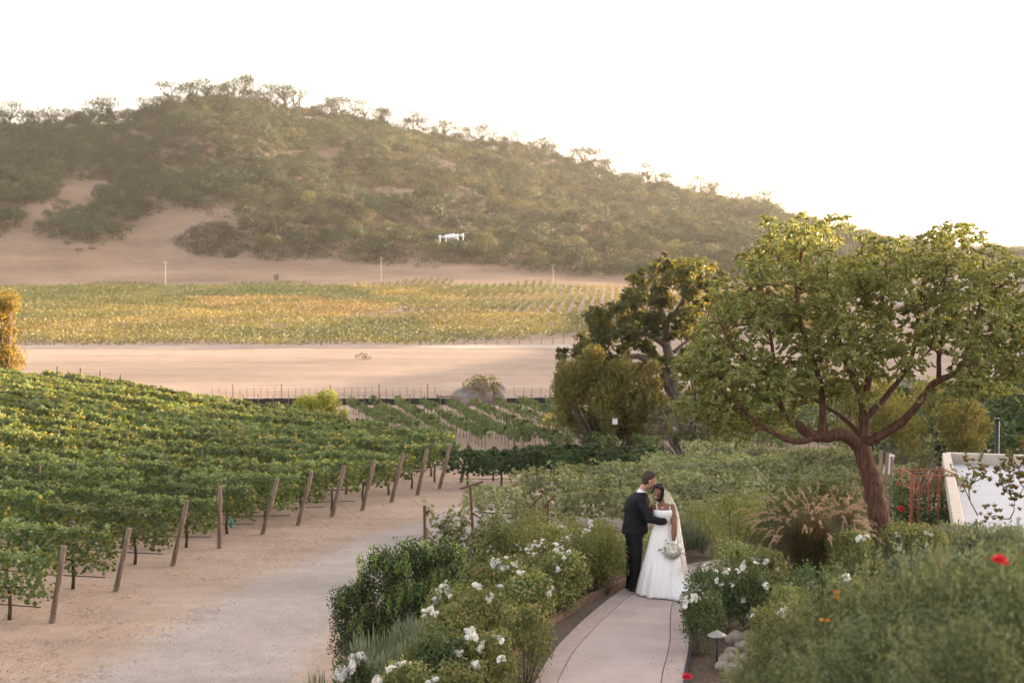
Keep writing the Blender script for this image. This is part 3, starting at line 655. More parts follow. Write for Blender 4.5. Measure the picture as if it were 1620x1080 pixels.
far_block('distant_orange_vineyard', [(1010, 530), (990, 500), (1000, 470), (1120, 462), (1330, 462), (1330, 525)], 1.5, MT['farvine3'], 'orange gold vineyard block seen between the oak and the large tree')
# low posts along the far vineyard edge
g = Geo()
pg = Geo()
froot = empty('far_fence', (0, 240, -7.6), 'thin wire fence with short posts along the dirt track below the far vineyard', 'fence')
for i in range(90):
    x = -88 + i * 1.9; y = 243.5 + .0022 * (x + 20) ** 2 * (x > -20)
    b = Geo(); tube(b, [(0, 0, -.1), (0, 0, 1.1)], [.05, .05], 5); put('post', b.mesh('post', MT['rust']), froot, (x, y - 240, Hs(x, y) + 7.6))
# utility poles
for px, pt, pb, dsc in ((262, 413, 457, 'pale utility pole standing at the far left vineyard corner'), (603, 406, 452, 'pale utility pole in the middle at the foot of the hill'), (875, 417, 454, 'pale utility pole at the right edge of the far green vineyard')):
    x, y, z = gp(px, pb); zt = at(px, pt, y)[2]; r = empty('utility_pole', (x, y, z), dsc, 'utility pole', 'utility poles at the foot of the hill')
    b = Geo(); tube(b, [(0, 0, -.3), (0, 0, zt - z)], [.12, .09], 8); put('pole', b.mesh('pole', MT['concrete']), r)
    b = Geo(); boxg(b, (0, -.2, zt - z - .7), (1.7, .12, .14)); put('crossarm', b.mesh('crossarm', MT['postwood']), r)
    b = Geo()
    for xx_ in (-.7, 0, .7): lathe(b, [(.0, .2), (.05, .2), (.07, .08), (.04, 0), (0, 0)], 8, (xx_, -.2, zt - z - .63 + (.05 if xx_ == 0 else 0)))
    put('insulator', b.mesh('insulator', MT['white']), r)
# ------------------------------------------------------------------ vineyards
def cordon_vine(mat, n, L=1.9, w=.42, z0=.62, z1=1.62, lsz=.125, shoots=9, flop=.5, wide=True, sl=1.0):
    """one plant's canopy along local X: hedge of leaves with shoots arching out"""
    g = Geo(); g3 = Geo(); m = int(n * .62)
    x = R_.uniform(-L / 2, L / 2, m); z = z0 + (z1 - z0) * R_.beta(1.3, 1.0, m)
    ww = w * (.62 + .7 * (vn(x * 1.7 + R_.random() * 50, z * 1.7, 1, 3) + .5)) * (.75 + .5 * np.sin((z - z0) / (z1 - z0) * 3.0))
    sd = R_.choice([-1, 1], m); y = sd * ww * (.45 + .55 * R_.random(m) ** .5)
    leaves(g, np.stack([x, y, z], 1), lsz, .95, nb=np.stack([0 * x, sd * 1.0, .7 + 0 * x], 1), nmix=1.3, wide=wide, fold=.12)
    k = n - m; per = max(3, k // shoots)
    t = Geo()
    for _ in range(shoots):
        x0 = R_.uniform(-L / 2, L / 2); a = R_.uniform(0, 6.28); ln = R_.uniform(.35, .8) * sl
        tt = np.linspace(0, 1, per); dx = math.cos(a) * flop * ln; dy = math.sin(a) * flop * 1.1 * ln
        zz = z1 - .15 + ln * (tt * .75 - tt ** 2 * R_.uniform(.3, 1.1)); P = np.stack([x0 + dx * tt, dy * tt + .1 * R_.normal(), zz], 1)
        leaves(g3, P + R_.normal(size=P.shape) * .05, lsz * .9, .95, nb=np.array([0, 0, 1.]), nmix=1.2, wide=wide, fold=.12)
        tube(t, P[::max(1, per // 4)], .005, 3, False)
    V, Q, T = t.arrays(); 
    return combine('vine_canopy', [(g, mat), (g3, MT['vshoot'] if mat == MT['vine'] else mat)])
def vine_trunk(h=.75, r=.04, mat='darkbark', stake=True):
    g = Geo(); b = R_.normal() * .06
    tube(g, [(0, 0, -.1), (b, .02, h * .35), (b * .3, -.03, h * .7), (0, 0, h)], [r * 1.3, r * 1.1, r, r * 1.2], 7)
    tube(g, [(-.7, 0, h + .03), (-.35, .02, h), (0, 0, h - .02), (.4, 0, h + .02), (.75, .02, h + .05)], [r * .35, r * .6, r * .8, r * .6, r * .35], 5)
    return g.mesh('vine_trunk', MT[mat], True)
VC = [cordon_vine(MT['vine'], 1250, w=.36, z0=.48, z1=1.6, lsz=.098, shoots=16, flop=.6) for _ in range(8)]
VT = [vine_trunk() for _ in range(4)]
VC2 = [cordon_vine(MT['vine2'], 900, L=1.9, w=.6, z0=.7, z1=1.4, lsz=.105, shoots=18, flop=.8) for _ in range(6)]
VC3 = [cordon_vine(MT['vine3'], 900, z0=.5, z1=1.45, w=.36, shoots=7, flop=.3, lsz=.11) for _ in range(4)]
VCM = [cordon_vine(MT['vine'], 640, w=.36, lsz=.13, shoots=12, flop=.6) for _ in range(6)]
VCY = [cordon_vine(MT['vineyoung'], 330, L=1.5, w=.3, z0=.6, z1=1.2, lsz=.13, sl=.4, shoots=4, flop=.3, wide=False) for _ in range(5)]
VCS = [cordon_vine(MT['vine3'], 260, L=1.9, w=.6, z0=.2, z1=1.35, lsz=.18, shoots=6, flop=.5, wide=False) for _ in range(4)]
def stake_mesh(h=1.5, r=.018, m='rust'):
    g = Geo(); tube(g, [(0, 0, -.1), (0, 0, h)], [r, r], 5); return g.mesh('stake', MT[m])
STK = stake_mesh(1.45, .02)
MPOST = stake_mesh(1.95, .035, 'postwood')
def vine_row(A, B, sp, canopies, label, group, name='vine_row', trunks=VT, sc=1.0, gap=0.0, hose=False, stake=False, mid=0, step0=.7, tpart='trunk', maxp=100, zs=1.0, skipfn=None):
    A = np.array(A, float); B = np.array(B, float); d = B - A; L = np.linalg.norm(d); d /= L; ang = math.atan2(d[1], d[0])
    z_ = Hs(*A); r = empty(name, (A[0], A[1], z_), label, 'vine row', group)
    n = int((L - step0) / sp) + 1; zprev = None
    for k in range(n):
        p = A + d * (step0 + k * sp) + R_.normal(size=2) * .04
        if skipfn is not None and skipfn(p): continue
        z = Hs(*p) - z_
        if R_.random() >= gap:
            p2 = p + d * .8; slope = (Hs(*p2) - z_ - z) / .8; fl = R_.random() < .5
            e = Euler((0, (-1 if not fl else 1) * math.atan(slope) , ang + (math.pi if fl else 0)))
            s = sc * R_.uniform(.9, 1.12)
            put('canopy', canopies[int(R_.integers(len(canopies)))], r, (p[0] - A[0], p[1] - A[1], z), e, (sc * R_.uniform(.95, 1.1), s * R_.uniform(.85, 1.15), s * zs))
        if trunks and k < maxp: put(tpart, trunks[int(R_.integers(len(trunks)))], r, (p[0] - A[0], p[1] - A[1], z), (0, 0, ang), sc)
        if stake: put('stake', STK, r, (p[0] - A[0] + .06, p[1] - A[1], z), (R_.normal() * .03, R_.normal() * .03, 0), sc)
        if mid and k % mid == mid - 1: put('post', MPOST, r, (p[0] - A[0] + d[0] * .9, p[1] - A[1] + d[1] * .9, z), (R_.normal() * .04, R_.normal() * .04, 0))
    tt = np.linspace(0, 1, max(2, int(L / 1.2)))
    if hose:
        g = Geo(); P = [(d[0] * t * L, d[1] * t * L, Hs(*(A + d * t * L)) - z_ + .34 - .03 * (i % 2)) for i, t in enumerate(tt)]
        tube(g, P, .014, 5); put('drip_hose', g.mesh('drip_hose', MT['hose'], True), r)
        g = Geo()
        for hh in (.75, 1.15, 1.5):
            P = [(d[0] * t * L, d[1] * t * L, Hs(*(A + d * t * L)) - z_ + hh) for t in tt]; tube(g, P, .004, 3, False)
        put('wire', g.mesh('wire', MT['steel']), r)
    return r

# end posts: image base/top of each leaning post
EP = [((82, 985), (103, 862)), ((183, 935), (206, 834)), ((273, 895), (297, 790)), ((347, 867), (349, 768)), ((415, 845), (440, 755)), ((471, 831), (494, 745)),
      ((525, 817), (545, 735)), ((573, 807), (593, 727)), ((619, 794), (638, 717)), ((660, 783), (676, 709)), ((695, 773), (712, 703)), ((729, 763), (742, 697))]
ORD = ['first', 'second', 'third', 'fourth', 'fifth', 'sixth', 'seventh', 'eighth', 'ninth', 'tenth', 'eleventh', 'twelfth', 'thirteenth', 'fourteenth', 'fifteenth', 'sixteenth', 'seventeenth', 'eighteenth', 'nineteenth', 'twentieth']
pos = []
for i, ((bx, by), (tx, ty)) in enumerate(EP):
    x, y, z = gp(bx, by); t = at(tx, ty, y); pos.append((x, y))
    g = Geo(); top = np.array([t[0] - x, -.08, t[2] - z]); r_ = .068 if i < 6 else .075
    tube(g, [(0, 0, -.3), (0, 0, 0), top * .5 + np.array([.008, 0, 0]), top * .985, top], [r_ * 1.05, r_ * 1.03, r_, r_ * .95, r_ * .8], 12)
    s_ = ' standing almost upright' if i == 3 else ' with a slanting brace wire' if i > 3 else ' beside the drip hose' if i < 2 else ''
    root = empty('end_post', (x, y, z), 'leaning weathered wooden post%s, %s from the left along the road' % (s_, ORD[i]), 'post', 'end posts of the left vineyard')
    put('wooden_post', g.mesh('wooden_post', MT['postwood'], True), root)
    if i > 3:
        g = Geo()
        for q in (.78, .82):
            a = top * q; tube(g, [a, (top[0] + .75 + q, .9, .02)], .0035, 3)
        put('brace_wire', g.mesh('brace_wire', MT['steel']), root)
# rows of the left vineyard, running left from the posts
YE = np.array([p[1] for p in pos]); XE = np.array([p[0] for p in pos]); print('posts', [(round(a, 1), round(b, 1)) for a, b in pos])
for i, (x, y) in enumerate(pos):
    xl = -.365 * y - 3.0 + (-2 if i < 3 else 0)
    vine_row((x - .25, y), (xl, y + .6), 1.75, VC if i < 7 else VCM, '%s leafy vine row from the foreground, ending at the %s leaning post' % (ORD[i], ORD[i]), 'vine rows of the left vineyard', hose=i < 8, mid=4, step0=.85 if i != 0 else .75)
k = 12; y = pos[-1][1] + 2.6
while y < 96:
    xr = np.interp(y, [58, 64, 70, 80, 90, 96], [-2.7, -2.9, -4.3, -8.4, -12.6, -15.2])
    if y < 61.5: xr = -2.9
    lab = ORD[k] if k < 20 else ['twenty-first', 'twenty-second', 'twenty-third', 'twenty-fourth', 'twenty-fifth', 'twenty-sixth', 'twenty-seventh', 'twenty-eighth', 'twenty-ninth', 'thirtieth'][k - 20]
    vine_row((xr, y), (-.365 * y - 2, y + .5), 1.9, VCM, '%s vine row from the foreground, on the knoll at left' % lab, 'vine rows of the left vineyard', mid=5, sc=1.05)
    k += 1; y += 2.6
for px, py, wh in ((90, 590, 'leftmost'), (127, 592, 'second'), (158, 597, 'third'), (190, 603, 'rightmost')):
    x, y, _ = at(px, py, 95.5); z = Hs(x, y); zt = at(px, py - 6, y)[2]
    g = Geo(); tube(g, [(0, 0, -.2), (0.05, 0, max(1.9, zt - z + .2))], [.08, .075], 8)
    tag(put('end_post', g.mesh('end_post', MT['postwood'], True), loc=(x, y, z)), wh + ' of four wooden posts poking up behind the left vineyard crest', 'post', 'posts at the far edge of the knoll')
# dark hedge-like row beyond the road's bend
vine_row((-2.2, 58.5), (5.4, 59.0), 1.25, VC3, 'dense dark green vine row with bare trunks, right of the last leaning post', 'dark vine rows past the bend', step0=.4, sc=1.02, zs=.95, hose=True)
vine_row((-1.2, 61.5), (6.8, 62.0), 1.3, VC3, 'second dark green vine row, just behind the first past the bend', 'dark vine rows past the bend', step0=.4, sc=1.0)
# right vineyard: sprawling pale rows
rows = [((-1.0, 44.5), (9.6, 42.2)), ((.6, 47.6), (11.2, 45.3)), ((2.2, 50.8), (12.6, 48.6)), ((4.0, 54.2), (14, 52)), ((6.0, 57.6), (16, 55.4)), ((8.0, 61), (18, 58.8))]
for i, (A, B) in enumerate(rows):
    vine_row(A, B, 1.55, VC2, '%s row of pale sprawling grapevines behind the couple, from the front' % ORD[i], 'pale vine rows behind the couple', sc=1.08 if i else 1.0, mid=5, step0=.5, gap=.03, hose=i == 0)
# young vineyard below
for i in range(22):
    x0 = -16.3 + i * 2.25; B = (x0 + 1.5, 128 - max(0, i - 14) * 1.5); A = (x0 + 8.0, [97, 91, 86, 82, 78, 74, 73][min(i, 6)])
    vine_row(A, B, 1.75, VCY, '%s young vine row from the left, in the sloping staked block' % (ORD[i] if i < 20 else ['second last', 'last'][i - 20]), 'young vine rows', sc=1.0, gap=.09, stake=True, trunks=None, step0=.3)
g = Geo(); x, y, z = gp(869, 690); blob_leaves(g, (0, 0, .9), (.55, .5, .75), 220, .13, wide=True)
ym = leafmat('yellow_vine_leaf', (.42, .30, .07), (.55, .36, .09), None, 0, trans=.4)
tag(put('yellow_vine', g.mesh('yellow_vine', ym), loc=(x, y, z)), 'single yellow autumn vine plant beside the willowy bush', 'vine')
# vines on the rising slope at the right edge
for i, y in enumerate((58, 62.5, 67.5, 73, 79, 86, 94, 103)):
    vine_row((.268 * y, y), (.40 * y, y - 2.5), 1.7, VCS, '%s dark vine row from the bottom on the rising slope at the right edge' % ORD[i], 'vine rows on the right slope', gap=.06, trunks=None, step0=.3, sc=1.15)

# old T-trellis vine at the end of the near right row
x, y, z = at(748, 820, 37.0); z = Hs(x, y); zt = at(750, 770, y)[2] - z
r = empty('trellis_post', (x, y, z), 'rusty T-shaped vine stake with a tilted crossbar, left of the pale vines', 'trellis post')
g = Geo(); tube(g, [(.1, 0, -.1), (.0, 0, zt * .5), (-.06, 0, zt)], .035, 6); put('stake', g.mesh('stake', MT['rust']), r)
g = Geo(); tube(g, [(-.33, 0, zt - .05), (.27, 0, zt + .14)], .03, 6); tube(g, [(-.02, 0, zt * .72), (.2, 0, zt * .66), (.33, 0, zt * .76)], [.035, .025, .015], 6); put('crossbar', g.mesh('crossbar', MT['rust']), r)
x, y, z = at(673, 830, 36.0); z = Hs(x, y); zt = at(671, 799, y)[2] - z
g = Geo(); tube(g, [(0, 0, -.1), (-.02, 0, zt)], .04, 6); tube(g, [(0, 0, zt * .9), (.1, .02, zt * .93)], .035, 6)
tag(put('short_stake', g.mesh('short_stake', MT['rust']), loc=(x, y, z)), 'short rusty stake rising behind the dark evergreen shrubs', 'stake')
for (px, py) in ((845, 800), (866, 800)):
    x, y, z = at(px, py, 38.5); z = Hs(x, y); g = Geo(); tube(g, [(0, 0, -.1), (.02, 0, 1.9)], .035, 6); tube(g, [(-.1, 0, 1.7), (.2, 0, 2.05)], .03, 6)
    tag(put('trellis_stake', g.mesh('trellis_stake', MT['rust']), loc=(x, y, z)), 'rusty vine stake at the front of the pale vines, %s of a close pair' % ('left' if px < 850 else 'right'), 'stake', 'pair of rusty vine stakes')
# straggling vine on the T post
def shoot_vine(px0, px1, py, Y, name, label, n=500):
    x0 = at(px0, py, Y)[0]; x1 = at(px1, py, Y)[0]; g = Geo(); t = Geo(); zt = at(px0, py, Y)[2]
    for s_ in range(12):
        xs_ = R_.uniform(x0, x1); zg = Hs(xs_, Y); tt = np.linspace(0, 1, 16)[:, None]
        P = np.array([xs_, Y, zg + .4]) + tt * np.array([R_.normal() * .6, R_.normal() * .35, (zt - zg) * R_.uniform(.5, 1.0)]) - tt ** 2 * np.array([0, 0, .35 * R_.random()])
        tube(t, P[::5], .008, 4, False); C = np.repeat(P, n // 190 + 1, 0); C = C + R_.normal(size=C.shape) * .11; leaves(g, C, .12, .95, nb=np.array([0, -.3, 1.]), wide=True)
    xm = (x0 + x1) / 2; zg = Hs(xm, Y)
    r = empty(name, (xm, Y, zg), label, 'vine')
    for nm, gg, mm in (('foliage', g, MT['vine2']), ('stem', t, MT['twig'])):
        me = gg.mesh(nm, mm); me.transform(Matrix.Translation((-xm, -Y, -zg))); put(nm, me, r)
shoot_vine(700, 790, 812, 37.2, 'grapevine', 'straggling pale grapevine growing under the rusty T-shaped stake', 900)
shoot_vine(775, 850, 790, 39.0, 'grapevine', 'loose pale grapevine between the T-shaped stake and the paired stakes', 900)

# ------------------------------------------------------------------ lower fence, silt barrier, rocks, braces
def silt(px0, px1, name, label, y_of=lambda p: 134):
    r = None; g = Geo(); ps = np.linspace(px0, px1, 40); V = []
    base = gp(px0, 640); r = empty(name, (at(px0, 640, 133)[0], 133, Hs(at(px0, 640, 133)[0], 133)), label, 'silt fence')
    o = np.array(r.location)
    for i, p in enumerate(ps):
        y = 133 + (p > 780) * (p - 780) * .012; x = at(p, 640, y)[0]; z = Hs(x, y)
        h = .6 + .02 * R_.normal()
        V += [[x, y + .05 * math.sin(i * 2.1), z - .05], [x, y + .02, z + h], [x, y + .07, z + h], [x, y + .08, z - .05]]
    Q = []
    for i in range(39):
        for k in range(3): Q.append([i * 4 + k, i * 4 + k + 1, i * 4 + k + 5, i * 4 + k + 4])
    g.add(np.array(V) - o, Q); put('fabric', g.mesh('fabric', MT['black']), r)
    for p in np.arange(px0, px1, 24):
        y = 132.9 + (p > 780) * (p - 780) * .012; x = at(p, 640, y)[0]; z = Hs(x, y); b = Geo(); tube(b, [(0, 0, -.1), (R_.normal() * .05, 0, R_.uniform(.8, 1.1))], .045, 5)
        put('stake', b.mesh('stake', MT['postwood']), r, (x - o[0], y - o[1], z - o[2]))
silt(385, 728, 'silt_fence', 'black fabric silt fence to the left of the grey boulders')
silt(768, 1080, 'silt_fence', 'black fabric silt fence to the right of the grey boulders')
o = (-25, 137, Hs(-25, 137)); r = empty('wire_fence', o, 'thin wire field fence with dark metal stakes at the near edge of the dry field', 'fence')
WP = []
for i, p in enumerate(np.concatenate([np.arange(336, 690, 11), np.arange(800, 1130, 14)])):
    y = 137.0; x = at(p, 640, y)[0]; z = Hs(x, y); b = Geo(); big = i % 7 == 3; tube(b, [(0, 0, -.1), (R_.normal() * .03, 0, (1.5 if big else 1.2) + R_.random() * .2)], .045 if big else .02, 5)
    put('stake', b.mesh('stake', MT['rust']), r, (x - o[0], y - o[1], z - o[2])); WP.append((x - o[0], y - o[1], z - o[2]))
g = Geo()
for hh in (.5, .9, 1.2): tube(g, [(a, b, c + hh) for a, b, c in WP], .01, 3, False)
put('wire', g.mesh('wire', MT['steel']), r)
for (p0, p1, pt, pb, lb) in ((692, 716, 626, 643, 'left of the boulders'), (779, 798, 622, 638, 'right of the boulders')):
    y = 134.5; x0 = at(p0, pb, y)[0]; x1 = at(p1, pb, y)[0]; z = Hs(x0, y); zt = at(p0, pt, y)[2] - z
    r = empty('fence_brace', (x0, y, z), 'rusty H-shaped fence brace standing ' + lb, 'fence brace')
    for xx_ in (0, x1 - x0):
        b = Geo(); tube(b, [(xx_, 0, -.2), (xx_, 0, zt + .15)], .075, 8); put('post', b.mesh('post', MT['rust'], True), r)
    b = Geo(); tube(b, [(0, 0, zt - .1), (x1 - x0, 0, zt - .05)], .06, 8); put('rail', b.mesh('rail', MT['rust'], True), r)
for (px, w_, h_, lb, sd) in ((741, 2.3, 1.35, 'large grey boulder, left one of the heap with a dark cleft', 1), (761, 2.0, 1.7, 'tall rounded grey boulder under the small bush', 2), (786, 1.7, 1.45, 'grey boulder at the right of the heap, in front of the brace', 3)):
    y = 132.2 + sd * .5; x = at(px, 640, y)[0]; z = Hs(x, y); g = Geo(); rock(g, (0, 0, h_ * .35), (w_ * .62, 1.1, h_), sd * 3)
    tag(put('boulder', g.mesh('boulder', MT['boulder'], False), loc=(x, y, z)), lb, 'boulder', 'grey boulders by the silt fence')
y = 132.5; x = at(763, 630, y)[0]; g = Geo(); blob_leaves(g, (0, 0, 1.9), (1.9, 1.2, 1.0), 420, .3, low=-.8)
t = Geo(); tube(t, [(0, 0, 0), (.1, 0, 1.2), (-.2, 0, 2)], [.12, .1, .05], 6)
r = empty('small_bush', (x, y, Hs(x, y)), 'small green bush growing on top of the grey boulders', 'bush'); put('foliage', g.mesh('foliage', MT['olive']), r); put('stem', t.mesh('stem', MT['twig']), r)
for px, py, s_ in ((575, 585, 1.0), (576, 568, .8)):
    pass
x, y, z = gp(575, 569); g = Geo(); blob_leaves(g, (0, 0, .4), (1.2, .8, .6), 160, .25)
tag(put('dry_shrub', g.mesh('dry_shrub', MT['hillyel']), loc=(x, y, z)), 'small yellow shrub alone in the dry field below the track', 'shrub')
# ------------------------------------------------------------------ trees with a drawn branch structure
def limb_mesh(o, limbs, bark, seg=10):
    g = Geo(); o = np.array(o)
    for pts, r0, r1 in limbs:
        P = np.array([at(a, b, c) for a, b, c in pts]) - o
        t = np.linspace(0, 1, len(P)); tt = np.linspace(0, 1, len(P) * 4 - 3)
        Q = np.stack([np.interp(tt, t, P[:, k]) for k in range(3)], 1)
        for _ in range(3): Q[1:-1] = (Q[:-2] + 2 * Q[1:-1] + Q[2:]) / 4
        Q[1:-1] += R_.normal(size=Q[1:-1].shape) * r0 * .06
        tube(g, Q, np.linspace(r0, r1, len(Q)) * (1 + .025 * R_.normal(size=len(Q))), seg)
    return g
def link_twigs(g, C, limbs, o, r=.02):
    """thin branches from the nearest limb point to each clump"""
    o = np.array(o); S_ = []
    for pts, r0, r1 in limbs:
        P = np.array([at(a, b, c) for a, b, c in pts]) - o
        for i in range(len(P) - 1):
            for t in np.linspace(0, 1, 5): S_.append(P[i] * (1 - t) + P[i + 1] * t)
    S_ = np.array(S_)
    nodes = list(S_)
    order = np.argsort([np.min(np.linalg.norm(S_ - c, axis=1)) for c in C])
    for i in order:
        c = C[i]; A = np.array(nodes); w_ = np.linalg.norm(A - c, axis=1) + np.maximum(0, A[:, 2] - c[2]) * .8; k = int(np.argmin(w_)); a = A[k]
        m = (a + c) / 2 + unit(1)[0] * np.linalg.norm(c - a) * .12 + np.array([0, 0, -.03]) * np.linalg.norm(c - a)
        tube(g, [a, m, c], [r, r * .7, r * .4], 5, False); nodes.append((m + c) / 2); nodes.append(c)

# --- large foreground tree with red shredding bark
TO = (at(1405, 890, 23.8)[0], 23.8, Hs(at(1405, 890, 23.8)[0], 23.8))
TL = [([(1412, 915, 23.8), (1402, 880, 23.8), (1393, 830, 23.8), (1384, 785, 23.8), (1372, 735, 23.8), (1364, 705, 23.8)], .215, .14),
      ([(1366, 712, 23.8), (1352, 697, 23.75), (1332, 684, 23.6), (1306, 691, 23.4), (1284, 690, 23.3), (1262, 673, 23.2), (1248, 660, 23.1)], .12, .075),
      ([(1288, 690, 23.3), (1270, 700, 23.1), (1240, 695, 22.8), (1200, 670, 22.6), (1165, 640, 22.4)], .06, .025),
      ([(1262, 674, 23.2), (1238, 655, 23.2), (1228, 610, 23.2), (1223, 560, 23.2), (1215, 500, 23.2)], .06, .02),
      ([(1300, 690, 23.4), (1302, 640, 23.5), (1296, 590, 23.5), (1275, 545, 23.4), (1262, 490, 23.3), (1258, 442, 23.3)], .065, .02),
      ([(1366, 710, 23.8), (1366, 670, 23.9), (1367, 640, 23.9), (1372, 610, 24.0), (1380, 560, 24.1), (1390, 500, 24.2), (1400, 450, 24.3)], .10, .025),
      ([(1367, 650, 23.9), (1358, 615, 24.1), (1338, 575, 24.2), (1330, 545, 24.3), (1310, 500, 24.4), (1305, 450, 24.4), (1300, 400, 24.4)], .07, .018),
      ([(1372, 700, 23.8), (1392, 688, 23.7), (1428, 668, 23.6), (1452, 640, 23.5), (1476, 605, 23.4), (1500, 596, 23.3), (1526, 580, 23.2), (1528, 545, 23.2), (1550, 525, 23.1), (1585, 520, 23.0)], .085, .02),
      ([(1486, 602, 23.4), (1484, 560, 23.6), (1494, 520, 23.7), (1490, 470, 23.8), (1500, 420, 23.9)], .045, .015),
      ([(1526, 572, 23.2), (1545, 500, 23.4), (1560, 450, 23.5), (1555, 410, 23.5)], .035, .012),
      ([(1370, 660, 23.9), (1400, 630, 24.3), (1440, 580, 24.6), (1450, 530, 24.8), (1455, 470, 25)], .06, .018),
      ([(1364, 690, 23.8), (1335, 660, 24.3), (1300, 640, 24.9), (1255, 610, 25.2)], .05, .018),
      ([(1228, 620, 23.2), (1190, 580, 22.9), (1155, 545, 22.7), (1135, 500, 22.6)], .035, .012),
      ([(1318, 688, 23.5), (1290, 668, 23.7), (1310, 676, 23.6)], .03, .02)]
POLY = [(1122, 468), (1140, 440), (1152, 400), (1170, 415), (1190, 400), (1212, 380), (1225, 345), (1248, 352), (1275, 338), (1300, 345), (1332, 352), (1345, 378), (1368, 395), (1400, 385), (1425, 378), (1450, 385), (1470, 362),
        (1500, 350), (1535, 358), (1552, 385), (1590, 395), (1622, 420), (1680, 450), (1700, 560), (1660, 620), (1610, 640), (1560, 632), (1520, 655), (1470, 640), (1430, 650), (1400, 632), (1360, 640), (1330, 650), (1290, 640), (1262, 655), (1250, 690), (1225, 702), (1190, 690), (1150, 705), (1110, 690), (1080, 668), (1062, 632), (1075, 600), (1068, 572), (1092, 550), (1100, 520), (1128, 500)]
HOLES = [(1395, 625, 34), (1365, 690, 55), (1470, 650, 34), (1508, 560, 20), (1420, 690, 60), (1302, 612, 16), (1490, 540, 12), (1265, 480, 9), (1310, 560, 10), (1440, 608, 12)]
C = []; rg = np.random.default_rng(5)
while len(C) < 350:
    px, py = rg.uniform(1060, 1700), rg.uniform(336, 706)
    if not inpoly(np.array([px]), np.array([py]), POLY)[0]: continue
    if sdist(np.array([px]), np.array([py]), POLY)[0] > -9: continue
    if any((px - a) ** 2 + (py - b) ** 2 < r * r * rg.uniform(.5, 1.1) for a, b, r in HOLES): continue
    cx = (px - 1380) / 320; cy = (py - 540) / 190; dpt = 2.3 * math.sqrt(max(.08, 1 - cx * cx * .85 - cy * cy * .7))
    y = 23.8 + rg.uniform(-1, 1) * dpt; p = np.array(at(px, py, y))
    if any(np.linalg.norm(p - q) < .27 for q in C): continue
    C.append(p)
for q in ((1128, 470, 23), (1117, 512, 22.8), (1216, 352, 23.2), (1372, 378, 23.4), (1078, 590, 22.5), (1100, 556, 22.7), (1322, 352, 24), (1178, 408, 23)): C.append(np.array(at(*q)))
C = np.array(C) - np.array(TO)
r = empty('large_tree', TO, 'large spreading tree with reddish shredding bark, leaning trunk and rounded green crown', 'tree')
g = Geo()
for i, c in enumerate(C):
    small = i >= len(C) - 8; rr = rg.uniform(.19, .34) if not small else .13; n = int(26 * (rr / .27) ** 2) if not small else 9
    U = unit(n * 2, rg); U = U[U[:, 2] > -.6][:n]; B = c + U * rr * np.array([1.1, 1.1, .8]) * rg.uniform(.55, 1.1, (len(U), 1))
    for b, u in zip(B, U):                       # rosettes of leaves
        m = rg.integers(9, 14); th = rg.uniform(0, 6.28, m); ax = nrm(u + np.array([0, 0, .9])); s1 = nrm(np.cross(ax, [.3, .5, .1])); s2 = np.cross(ax, s1)
        d = s1 * np.cos(th)[:, None] + s2 * np.sin(th)[:, None] + ax * rg.uniform(.1, .9, (m, 1)); d = nrm(d)
        leaves(g, b + d * .045, .092, .36, nb=ax, d=d, jit=.15, fold=.12)
g2 = limb_mesh(TO, TL, MT['redbark'], 14); link_twigs(g2, C, TL, TO, .017)
put('crown', g.mesh('crown', MT['madrone']), r); put('trunk', g2.mesh('trunk', MT['redbark'], True), r)

# --- oak in the middle distance
OO = (at(1085, 706, 84)[0], 84, Hs(at(1085, 706, 84)[0], 84))
OL = [([(1100, 715, 84), (1085, 690, 84), (1078, 660, 84), (1062, 620, 84), (1050, 590, 84), (1035, 573, 84), (1010, 562, 84), (985, 566, 83.5), (955, 580, 83)], .42, .1),
      ([(1075, 640, 84), (1063, 595, 84), (1060, 560, 84.3), (1052, 540, 84.5), (1055, 510, 84.5), (1075, 490, 84.5), (1083, 470, 84.5), (1098, 455, 84.5)], .36, .12),
      ([(1055, 520, 84.5), (1045, 490, 84.2), (1040, 460, 84), (1035, 435, 84)], .22, .06), ([(1050, 545, 84.4), (1020, 525, 83.6), (985, 520, 83), (945, 530, 82.6)], .16, .05),
      ([(1062, 560, 84.4), (1080, 545, 85), (1100, 530, 85.4)], .14, .05), ([(1035, 573, 84), (1000, 590, 83), (985, 610, 82.8)], .12, .04), ([(1085, 470, 84.5), (1110, 450, 84.6), (1130, 445, 84.8)], .1, .03)]
OB = [(1040, 428, 26), (1070, 425, 26), (1095, 430, 26), (1115, 438, 22), (1128, 448, 12), (1020, 452, 24), (1050, 450, 26), (1000, 468, 22), (990, 475, 14), (1080, 452, 22), (1030, 478, 26), (1060, 480, 18), (1010, 495, 26), (985, 500, 26),
      (965, 512, 24), (950, 520, 20), (1000, 520, 28), (1030, 510, 24), (975, 535, 28), (940, 540, 24), (920, 552, 18), (908, 556, 10), (955, 555, 26), (985, 555, 20), (930, 568, 16), (950, 580, 16), (1020, 545, 18), (975, 580, 16), (1050, 525, 16), (1085, 510, 14), (1100, 520, 13), (1085, 535, 16), (1105, 490, 14), (1120, 475, 12), (1095, 465, 18), (1110, 455, 16), (1068, 505, 16), (1095, 505, 16), (1075, 530, 14), (1108, 540, 14), (1060, 580, 14), (1085, 560, 14), (1030, 560, 14), (925, 585, 18), (1010, 580, 16), (900, 575, 14), (945, 600, 18), (970, 610, 18), (1005, 620, 18), (1030, 590, 16), (1035, 640, 16), (890, 560, 10), (935, 500, 16), (1010, 440, 16), (1130, 465, 10), (1140, 440, 9), (1060, 400 + 15, 12), (1000, 600, 14), (1040, 605, 12)]
C = []; 
